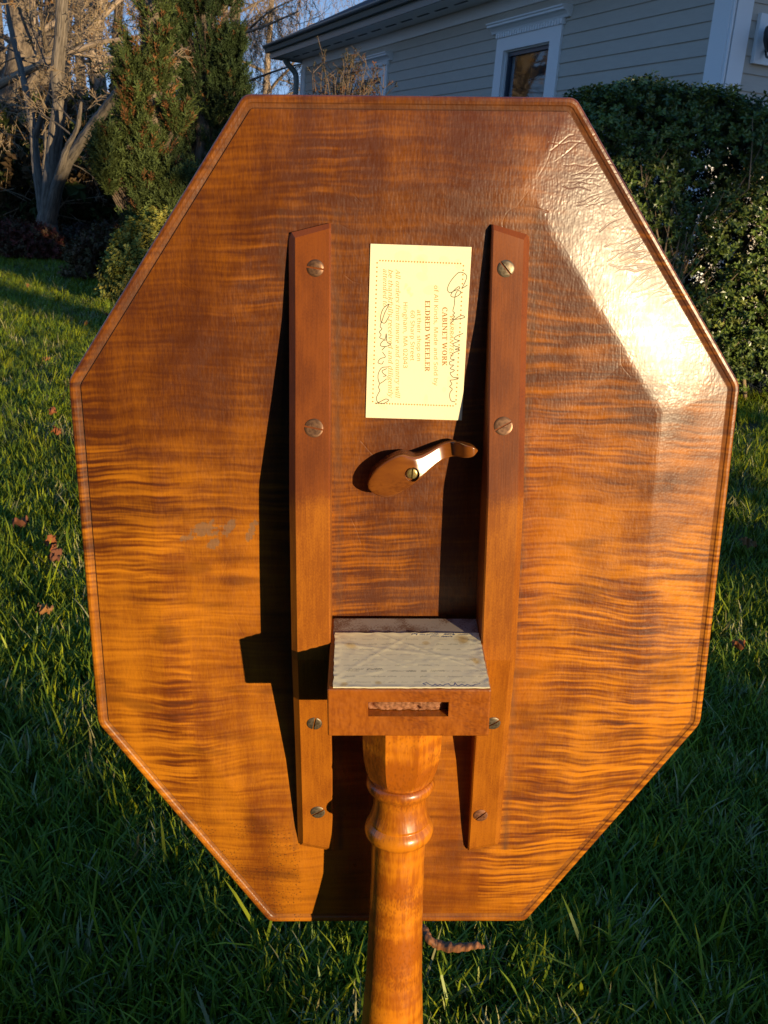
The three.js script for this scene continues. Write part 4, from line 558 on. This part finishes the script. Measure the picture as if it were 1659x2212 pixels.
// --- weeping tree beyond the end of the house
{
  const b = at(490, 560, -25); b.y = 0.1; const t = thing('weeping_tree', 'weeping tree with hanging brown catkins between the conifers and the house', 'tree', b), T = new Tubes(), L = new Tubes(), W = new Tubes(), D = [];
  T.add(curve([V(0, -0.1, 0), V(0.1, 1.5, 0), V(0, 4.5, 0.1), V(-0.1, 8.5, 0)], 16), Array.from({ length: 17 }, (_, k) => lerp(0.2, 0.07, k / 16)), 9);
  for (let k = 0; k < 18; k++) { const a = k * 2.4, s = V(0, 3.0 + k * 0.30, 0), l = rr(2.4, 4.4), e = V(Math.cos(a), rr(0.25, 0.8), Math.sin(a)), m = s.clone().addScaledVector(e, l * 0.5), q = s.clone().addScaledVector(e, l).add(V(0, -0.35, 0)), c = curve([s, m, q], 10); L.add(c, c.map((_, i) => lerp(0.03, 0.008, i / 10)), 5);
    for (let j = 0; j < 44; j++) { const i = 2 + Math.floor(rnd() * 9), f = rdir(); f.y = Math.abs(f.y) * 0.3; let p = c[i].clone(); const len = rr(0.8, 2.6), pts = [p]; let dir = f.clone(); for (let n = 0; n < 6; n++) { dir.add(V(0, -0.42, 0)).addScaledVector(rdir(), 0.13).normalize(); p = p.clone().addScaledVector(dir, len / 6); pts.push(p); } W.add(pts, [0.006, 0.005, 0.004, 0.0035, 0.003, 0.003, 0.002], 3);
      for (let n = 0; n < 15; n++) { const w = rr(0.6, 5.99), ii = Math.floor(w), s2 = pts[ii].clone().lerp(pts[ii + 1], w - ii); if (rnd() < 0.6) { const d2 = rdir().add(V(0, -0.7, 0)).normalize(), l2 = rr(0.1, 0.45); W.add([s2, s2.clone().addScaledVector(d2, l2 * 0.6).add(V(0, -0.02, 0)), s2.clone().addScaledVector(d2, l2).add(V(0, -0.08 * l2, 0))], [0.0035, 0.003, 0.002], 3); } const bb = rr(0.6, 1.3); D.push({ p: s2, q: Q(V(rr(-0.4, 0.4), -1, rr(-0.4, 0.4))), s: rr(0.6, 1.3), c: [0.20 * bb, 0.125 * bb, 0.055 * bb] }); } } }
  mesh('trunk', T.geo(), bark2, t); const cr = new THREE.Group(); cr.name = 'crown'; t.add(cr); mesh('boughs', L.geo(), bark2, cr).userData.kind = 'stuff'; mesh('twigs', W.geo(), twigTan, cr).userData.kind = 'stuff'; copies('catkins', sprig(5, 0.045, 0.014, 0.06, 0.5), leafM, cr, D);
}
// --- two columnar conifers
function conifer(label, base, h, lobes, n, rustAt, tone, K1, KR) {
  const t = thing('columnar_conifer', label, 'tree', base), T = new Tubes(); T.add([V(0, -0.1, 0), V(0, h * 0.5, 0), V(0, h, 0)], [0.12, 0.08, 0.01], 8);
  lobes = lobes.map((q) => q.map((v, i) => i === 1 || i === 2 ? 0.85 + (v - 0.85) * K1 : i === 3 ? v * K1 * KR : v * K1)); const L = [], K = new Tubes(); let made = 0;
  for (let k = 0; made < n && k < n * 4; k++) {
    const lb = lobes[Math.floor(rnd() * lobes.length)], f = Math.pow(rnd(), 0.8), y = lerp(lb[1], lb[2], f), prof = Math.sin(Math.PI * Math.min(1, 0.12 + f * 0.88) ** 0.75) ** 0.7 * lb[3], a = rr(0, 6.283), rad = prof * Math.sqrt(rr(0.25, 1)), bump = 1 + 0.45 * fbm(a * 1.1 + lb[0] * 9, y * 2.6, 3);
    const p = V(lb[0] + Math.cos(a) * rad * bump, y, (lb[4] ?? 0) + Math.sin(a) * rad * bump); made++;
    const cl = fbm(p.x * 4.5, p.y * 3.2, 3, p.z * 4 + 3); if (cl < -0.06) continue; p.x *= 1 + cl * 0.7; p.z *= 1 + cl * 0.7; const d = V(Math.cos(a) * 0.55, 1, Math.sin(a) * 0.55).addScaledVector(rdir(), 0.35), b = rr(0.6, 1.35), rust = rnd() < rustAt(p) ? 1 : 0, c = rust ? [0.17 * b, 0.075 * b, 0.025 * b] : [tone[0] * b, tone[1] * b, tone[2] * b]; L.push({ p, q: Q(d), s: rr(0.6, 1.5), c });
    if (made % 14 === 0) K.add([V(p.x * 0.15, y - 0.4, p.z * 0.15), p], [0.012, 0.004], 3);
  }
  mesh('trunk', T.geo(), bark2, t); const cr = new THREE.Group(); cr.name = 'crown'; t.add(cr); copies('foliage', plume, leafM, cr, L); mesh('branches', K.geo(), twigM, cr).userData.kind = 'stuff'; return t;
}
const plume = sprig(44, 0.034, 0.0075, 0.15, 1.9, 0.1);
conifer('slim green conifer with rust brown patches left of the dark one', V(-2.06, 0, -8.5), 3.7, [[0, 1.3, 4.6, 0.15], [0.05, 0.5, 2.2, 0.17], [0.26, 0.4, 1.45, 0.17, 0.1], [-0.02, 0.2, 1.2, 0.18, 0.1], [-0.12, 1.2, 2.2, 0.10, 0.1], [-0.30, 0.7, 1.15, 0.07, 0.15]], 4200, (p) => (p.y > 1.0 && p.y < 1.95 && p.x > -0.12 ? 0.2 : 0.04) + 0.5 * Math.max(0, pn(p.x * 3, p.y * 3, 2) - 0.15), [0.07, 0.092, 0.025], 0.83, 0.54);
conifer('broad dark green conifer with upright tips beside the slim one', V(-2.16, 0, -11.2), 5.3, [[0, 0.1, 3.0, 0.36], [-0.14, 1.2, 4.4, 0.16], [0.13, 1.1, 3.9, 0.19], [0.0, 1.6, 5, 0.16], [0.24, 0.8, 2.2, 0.18, 0.1], [-0.27, 0.7, 2.5, 0.13, 0.1], [0.34, 0.5, 1.6, 0.15, -0.1]], 8200, (p) => 0.04, [0.036, 0.055, 0.018], 1.06, 0.85);
// --- shrubs
const smallLeaf = sprig(12, 0.030, 0.017, 0.07, 0.8), hedgeLeaf = sprig(11, 0.021, 0.0125, 0.045, 0.7), hollyLeaf = sprig(9, 0.023, 0.014, 0.05, 0.6);
function shrub(name, label, base, rx, ry, rz, n, geo, cols, mat = leafM, size = 1, group) {
  const t = thing(name, label, 'shrub', base, group), L = [], K = new Tubes();
  for (let k = 0; k < n; k++) { const d = rdir(); if (d.y < -0.25) d.y *= -1; const r = Math.pow(rnd(), 0.25) * (1 + 0.22 * fbm(d.x * 2.2 + base.x, d.y * 2.2 + d.z * 2.2, 3)); const p = V(d.x * rx * r, Math.max(0.03, ry * 0.12 + d.y * ry * 0.88 * r), d.z * rz * r), c0 = cols[Math.floor(rnd() * cols.length)], b = rr(0.65, 1.35); L.push({ p, q: Q(d.clone().add(V(0, 0.7, 0)).addScaledVector(rdir(), 0.5)), s: size * rr(0.7, 1.4), c: c0.map((x) => x * b) }); if (k % 30 === 0) K.add([V(d.x * 0.05, 0, d.z * 0.05), V(p.x * 0.6, p.y * 0.55, p.z * 0.6), p], [0.012, 0.008, 0.003], 4); }
  mesh('branches', K.geo(), twigTan, t).userData.kind = 'stuff'; copies('foliage', geo, mat, t, L); return t;
}
shrub('rounded_shrub', 'golden green rounded shrub half hidden behind the left edge of the table', V(-1.72, 0, -7.8), 0.5, 0.62, 0.42, 4200, smallLeaf, [[0.25, 0.24, 0.045], [0.30, 0.26, 0.05], [0.16, 0.18, 0.035]]);
shrub('brown_shrub', 'small brownish shrub just left of the golden one', V(-2.62, 0, -9.3), 0.34, 0.42, 0.3, 1300, smallLeaf, [[0.14, 0.085, 0.04], [0.10, 0.075, 0.03], [0.09, 0.045, 0.025]]);
shrub('red_shrub', 'low dark red shrub at the foot of the pale trunks', V(-4.05, 0, -11.1), 0.5, 0.33, 0.3, 1700, smallLeaf, [[0.13, 0.035, 0.025], [0.09, 0.03, 0.02], [0.10, 0.06, 0.03]]);
shrub('green_shrub', 'bright green shrub cut off by the left edge of the photo', V(-4.55, 0, -10.9), 0.28, 0.4, 0.28, 900, smallLeaf, [[0.06, 0.12, 0.02], [0.09, 0.14, 0.03]]);
shrub('dark_shrub', 'dark low shrub between the red and the brown one', V(-3.3, 0, -11.4), 0.5, 0.35, 0.3, 1500, smallLeaf, [[0.03, 0.03, 0.018], [0.045, 0.025, 0.018]]);
{ // clipped hedge at right
  const base = V(0.76, 0, -5.25), t = thing('hedge', 'clipped dark green evergreen hedge with tan stems in front of the house', 'hedge', base), L = [], K = new Tubes(), X = 3.2, D = 0.95;
  const topY = (x) => 1.43 + 0.06 * Math.sin((x - 0.1) * 4.2) * (x < 1.2 ? 1 : 0.3) + 0.05 * fbm(x * 3, 1, 3);
  for (let k = 0; k < 17000; k++) { const x = rr(0, X), h = topY(x), m = rnd(); let p, d; if (m < 0.62) { const y = 0.06 + (h - 0.06) * Math.pow(rnd(), 0.85), dep = Math.pow(rnd(), 2.2) * 0.34; p = V(x, y, 0.07 * fbm(x * 2.5, y * 2.5, 3) * 2 - dep + (y > h - 0.15 ? -(y - h + 0.15) * 0.5 : 0)); d = V(rr(-0.5, 0.5), rr(0.1, 0.9), 1); } else { const z = -rnd() * D; p = V(x, h - Math.pow(rnd(), 2) * 0.14 + 0.05 * fbm(x * 4, z * 4, 3), z); d = V(rr(-0.5, 0.5), 1, rr(-0.3, 0.6)); }
    if (fbm(p.x * 3.3, p.y * 3.3, 2, 7.7 + p.z) < -0.2 && rnd() < 0.75) continue; const b = rr(0.55, 1.4), c = rnd() < 0.12 ? [0.18 * b, 0.20 * b, 0.04 * b] : [0.095 * b, 0.135 * b, 0.024 * b]; L.push({ p, q: Q(d), s: rr(0.75, 1.35), c }); }
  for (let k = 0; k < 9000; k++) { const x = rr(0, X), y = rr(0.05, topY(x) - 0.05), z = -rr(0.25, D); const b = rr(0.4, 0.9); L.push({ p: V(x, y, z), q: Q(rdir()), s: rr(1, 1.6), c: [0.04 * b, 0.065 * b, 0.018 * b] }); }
  const stem = (p, d, l, r, lev) => { const pts = [p]; let q = p, e = d.clone(); for (let k = 0; k < 4; k++) { e.addScaledVector(rdir(), 0.16).add(V(0, 0.06, 0.01)).normalize(); q = q.clone().addScaledVector(e, l / 4); if (q.z > 0.02) q.z = 0.02; q.y = Math.min(q.y, topY(Math.min(X, Math.max(0, q.x))) - 0.03); q.x = Math.min(X, Math.max(0, q.x)); pts.push(q); } K.add(pts, [r, r * 0.85, r * 0.7, r * 0.55, r * 0.35], 5); if (lev) for (let k = 0; k < 4; k++) stem(pts[1 + Math.floor(rnd() * 3.5)].clone(), e.clone().addScaledVector(V(rr(-1, 1), rr(-0.2, 0.5), rr(-0.3, 0.7)), 0.9).normalize(), l * rr(0.4, 0.75), r * 0.55, lev - 1); };
  for (let k = 0; k < 28; k++) stem(V(rr(0, X), 0, rr(-0.5, -0.12)), V(rr(-0.35, 0.35), 1, rr(-0.1, 0.25)).normalize(), rr(0.7, 1.1), rr(0.008, 0.014), 2);
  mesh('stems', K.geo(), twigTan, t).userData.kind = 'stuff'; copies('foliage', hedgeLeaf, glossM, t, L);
}
{ // twiggy shrub against the house
  const b = at(745, 300, -9.2); b.y = 0; const t = thing('twiggy_shrub', 'nearly bare brown twiggy shrub sticking up before the far window', 'shrub', b), K = new Tubes(), L = [];
  const H = at(745, 158, -9.2).y; for (let k = 0; k < 95; k++) { const a = rr(0, 6.283), s = rr(0, 0.18), o = rr(0.02, 0.62), e = V(Math.cos(a) * o * 0.62, H * rr(0.78, 1.06) - 0.35 * o * o, Math.sin(a) * o * 0.5), c = curve([V(Math.cos(a) * s, 0, Math.sin(a) * s), V(e.x * 0.55 + rr(-0.05, 0.05), e.y * 0.55, e.z * 0.55), e], 6); K.add(c, c.map((_, i) => lerp(0.010, 0.003, i / 6)), 4);
    for (let j = 0; j < 9; j++) { const i = 2 + Math.floor(rnd() * 4.99), d = V(rr(-1, 1), rr(0.2, 1.4), rr(-1, 1)).normalize(), l = rr(0.06, 0.22); K.add([c[i], c[i].clone().addScaledVector(d, l)], [0.004, 0.002], 3); for (let q = 0; q < 3; q++) { const bb = rr(0.5, 1.3); L.push({ p: c[i].clone().addScaledVector(d, l * rr(0.3, 1)), q: Q(d), s: rr(0.5, 1), c: rnd() < 0.3 ? [0.17 * bb, 0.07 * bb, 0.025 * bb] : [0.06 * bb, 0.055 * bb, 0.035 * bb] }); } } }
  mesh('stems', K.geo(), twigM, t).userData.kind = 'stuff'; copies('dry_leaves', sprig(4, 0.028, 0.012, 0.04, 1.2), leafM, t, L);
}
// --- fallen leaves on the lawn
{
  const shapeL = (w, l) => { const s = [], n = 20; for (let i = 0; i <= n; i++) { const t = i / n, lob = 0.55 + 0.45 * Math.abs(Math.sin(t * Math.PI * 3.5)); s.push([w * Math.sin(Math.PI * t) ** 0.7 * lob, t * l]); } const rows = s.map(([x, y], i) => [-1, -0.5, 0, 0.5, 1].map((k) => V(k * x, 0.012 * Math.sin(i * 0.5) + 0.25 * x * k * k + 0.01 * Math.sin(k * 3 + i), y - l / 2))); return grid(rows); };
  const lg = [shapeL(0.022, 0.075), shapeL(0.026, 0.065)];
  const mats = [std([0.22, 0.065, 0.016], 0.85, { side: THREE.DoubleSide }), std([0.27, 0.12, 0.035], 0.85, { side: THREE.DoubleSide }), std([0.14, 0.045, 0.018], 0.85, { side: THREE.DoubleSide })];
  const spots = [[113, 890, 0, 'curled red brown leaf on the grass beside the upper left table corner'], [122, 930, 0, 'dark red leaf just below the curled one beside the table corner'], [95, 1292, 1, 'orange leaf lying alone on the grass left of the middle of the table'], [45, 1120, 2, 'brown leaf on the grass nearest the left edge of the photo'],
    [100, 780, 1, 'tan leaf on the lawn straight above the curled red leaf'], [230, 790, 1, 'tan leaf touching the upper left edge of the table'], [310, 690, 0, 'red leaf on the far lawn just right of the shadow band'], [60, 610, 1, 'tiny tan leaf in the first lit strip of the lawn'], [185, 700, 2, 'brown leaf in the middle of the far lawn'], [110, 1160, 0, 'upper of two red leaves close together left of the table'], [118, 1185, 2, 'lower of two red leaves close together left of the table'], [330, 715, 1, 'tan leaf on the far lawn closest to the golden shrub'], [232, 685, 0, 'red leaf on the far lawn left of the golden shrub'],
    [1600, 1370, 0, 'red brown leaf on the dark lawn right of the table'], [1618, 1165, 1, 'tan leaf on the lawn near the hedge at right']];
  spots.forEach(([u, v, m, lab], i) => { const r = V((u - 829.5) / 2236, -(v - 1106) / 2236, -1).applyQuaternion(camera.quaternion), s = (0.05 - EYE.y) / r.y, p = EYE.clone().addScaledVector(r, s); p.y = hgt(p.x, p.z) + 0.045; const t = mesh('fallen_leaf', lg[i % 2], mats[m]); t.position.copy(p); t.rotation.set(rr(-0.6, 0.9), rr(0, 6), rr(-0.5, 0.5)); t.scale.setScalar(rr(0.42, 0.7)); tag(t, lab || 'small dry leaf lying on the lawn', 'leaf', lab ? null : 'dry leaves scattered on the lawn'); });
  // curled strip of leaf behind the column
  const gp = (u, v, h) => { const r = V((u - 829.5) / 2236, -(v - 1106) / 2236, -1).applyQuaternion(camera.quaternion); return EYE.clone().addScaledVector(r, (h - EYE.y) / r.y); };
  const c = curve([gp(896, 1998, 0.065), gp(915, 2006, 0.07), gp(928, 2030, 0.065), gp(945, 2040, 0.06), gp(975, 2047, 0.062), gp(1005, 2046, 0.066), gp(1030, 2042, 0.07), gp(1045, 2046, 0.064)], 60);
  const rows = c.map((p, i) => { const t = c[Math.min(60, i + 1)].clone().sub(c[Math.max(0, i - 1)]).normalize(), s = t.clone().cross(V(0, 1, 0)).normalize(), w = 0.0055 * Math.sin(Math.PI * (0.06 + 0.9 * i / 60)) ** 0.5 * (1 + 0.3 * pn(i * 0.35, 2, 5)), q = []; for (let k = 0; k <= 8; k++) { const a = -0.6 + k / 8 * 4.2; q.push(p.clone().addScaledVector(s, Math.cos(a) * w).add(V(0, Math.sin(a) * w + 0.0022 * pn(i * 0.4, k * 0.5, 3), 0))); } return q; });
  const ct = mesh('curled_leaf', grid(rows, false, (p) => [p.x * 20, p.z * 20]), std([1, 1, 1], 0.7, { side: THREE.DoubleSide, map: tex(128, 128, (u, v) => mix3([0.26, 0.095, 0.028], [0.07, 0.028, 0.012], sst(-0.25, 0.3, fbm(u * 14, v * 14, 3)))) })); tag(ct, 'curled brown dry leaf strip in the grass behind the table column', 'leaf');
}
// --- unseen trees and shrubs behind the camera, some added only for their shade
{
  const off = (n, t) => V(-0.36 - 0.785 * n + 0.62 * t, 0, -1.34 + 0.62 * n + 0.785 * t); // n across the sunlight, t towards the sun
  const low = sprig(16, 0.05, 0.028, 0.10, 0.8), boxes = [];
  for (const [n, t, lab, h, cnt] of [[-1.1, 5.2, 'nearest the house', 0.43, 320], [-0.6, 5.0, 'second from the house', 0.43, 320], [0.36, 5.1, 'the taller one in the middle', 0.60, 900], [0.95, 5.0, 'farthest from the house', 0.58, 800]]) shrub('shading_shrub', 'unseen low shrub behind the camera, shaped to shade the grass, ' + lab, off(n, t), 0.36, h, 0.36, cnt, low, [[0.05, 0.09, 0.02]], leafM, 1, 'unseen shading shrubs behind the camera');  // unseen row, its heights shaped so the shade darkens the near grass
  const crown = (n, t, y0, y1, rw, cnt, lab) => { const b = off(n, t), g = thing('shade_tree', lab, 'tree', b), L = [], T = new Tubes(), K = new Tubes(); T.add([V(0, -0.1, 0), V(0.05, y0 * 0.6, 0), V(0, (y0 + y1) / 2, 0), V(0, y1, 0)], [0.17, 0.13, 0.1, 0.02], 9);
    for (let k = 0; k < cnt; k++) { const d = rdir(), r = Math.pow(rnd(), 0.4) * (1 + 0.3 * fbm(d.x * 2, d.y * 2 + d.z * 2, 3)), p = V(d.x * rw * r, (y0 + y1) / 2 + d.y * (y1 - y0) / 2 * r, d.z * rw * r), bb = rr(0.6, 1.2); L.push({ p, q: Q(rdir()), s: rr(0.8, 1.5) * (y1 - y0 < 0.5 ? 0.5 : 1), c: [0.05 * bb, 0.075 * bb, 0.02 * bb] }); if (k % 40 === 0) K.add([V(0, p.y * 0.8, 0), p], [0.03, 0.008], 4); }
    mesh('trunk', T.geo(), bark2, g); mesh('branches', K.geo(), bark2, g).userData.kind = 'stuff'; copies('foliage', leafy, leafM, g, L); };
  const leafy = sprig(22, 0.11, 0.06, 0.22, 0.4);
  crown(-3.75, 13, 2.58, 2.88, 0.6, 560, 'unseen flat crowned tree added to shade the top of the hedge');  // thin crown added out of view to darken the hedge top
  crown(-6.6, 14, 3.3, 4.9, 1.3, 620, 'taller evergreen tree on the sunny side, farther right');
  crown(-8.6, 16, 3.3, 4.9, 1.3, 620, 'evergreen tree farthest right on the sunny side');
  const big = sprig(26, 0.09, 0.045, 0.2, 0.6); [[2.3, 2.4, 'unseen evergreen close behind the camera, added to block sky light'], [3.7, 1.5, 'unseen evergreen left of the close one, added to block sky light'], [2.7, 4.6, 'unseen evergreen farther behind the camera, added to block sky light']].forEach(([n, t, lab]) => shrub('sky_blocking_shrub', lab, off(n, t), 0.95, 3.4, 0.95, 2600, big, [[0.03, 0.05, 0.018]], leafM, 1.5));  // added behind the camera to cut the sky light on the table
  bareTree('lawn_tree', 'bare tree whose trunk shades the lawn in a band', null, off(-1.9, 17), 10, 0.26, V(0, 0, 0), { low: 0.5, lev: 2 });
  bareTree('lawn_tree', 'second bare tree on the sunny side of the lawn', null, off(-2.5, 21), 11, 0.15, V(0.01, 0, 0), { low: 0.5, lev: 2 });
}
renderer.render(scene, camera);
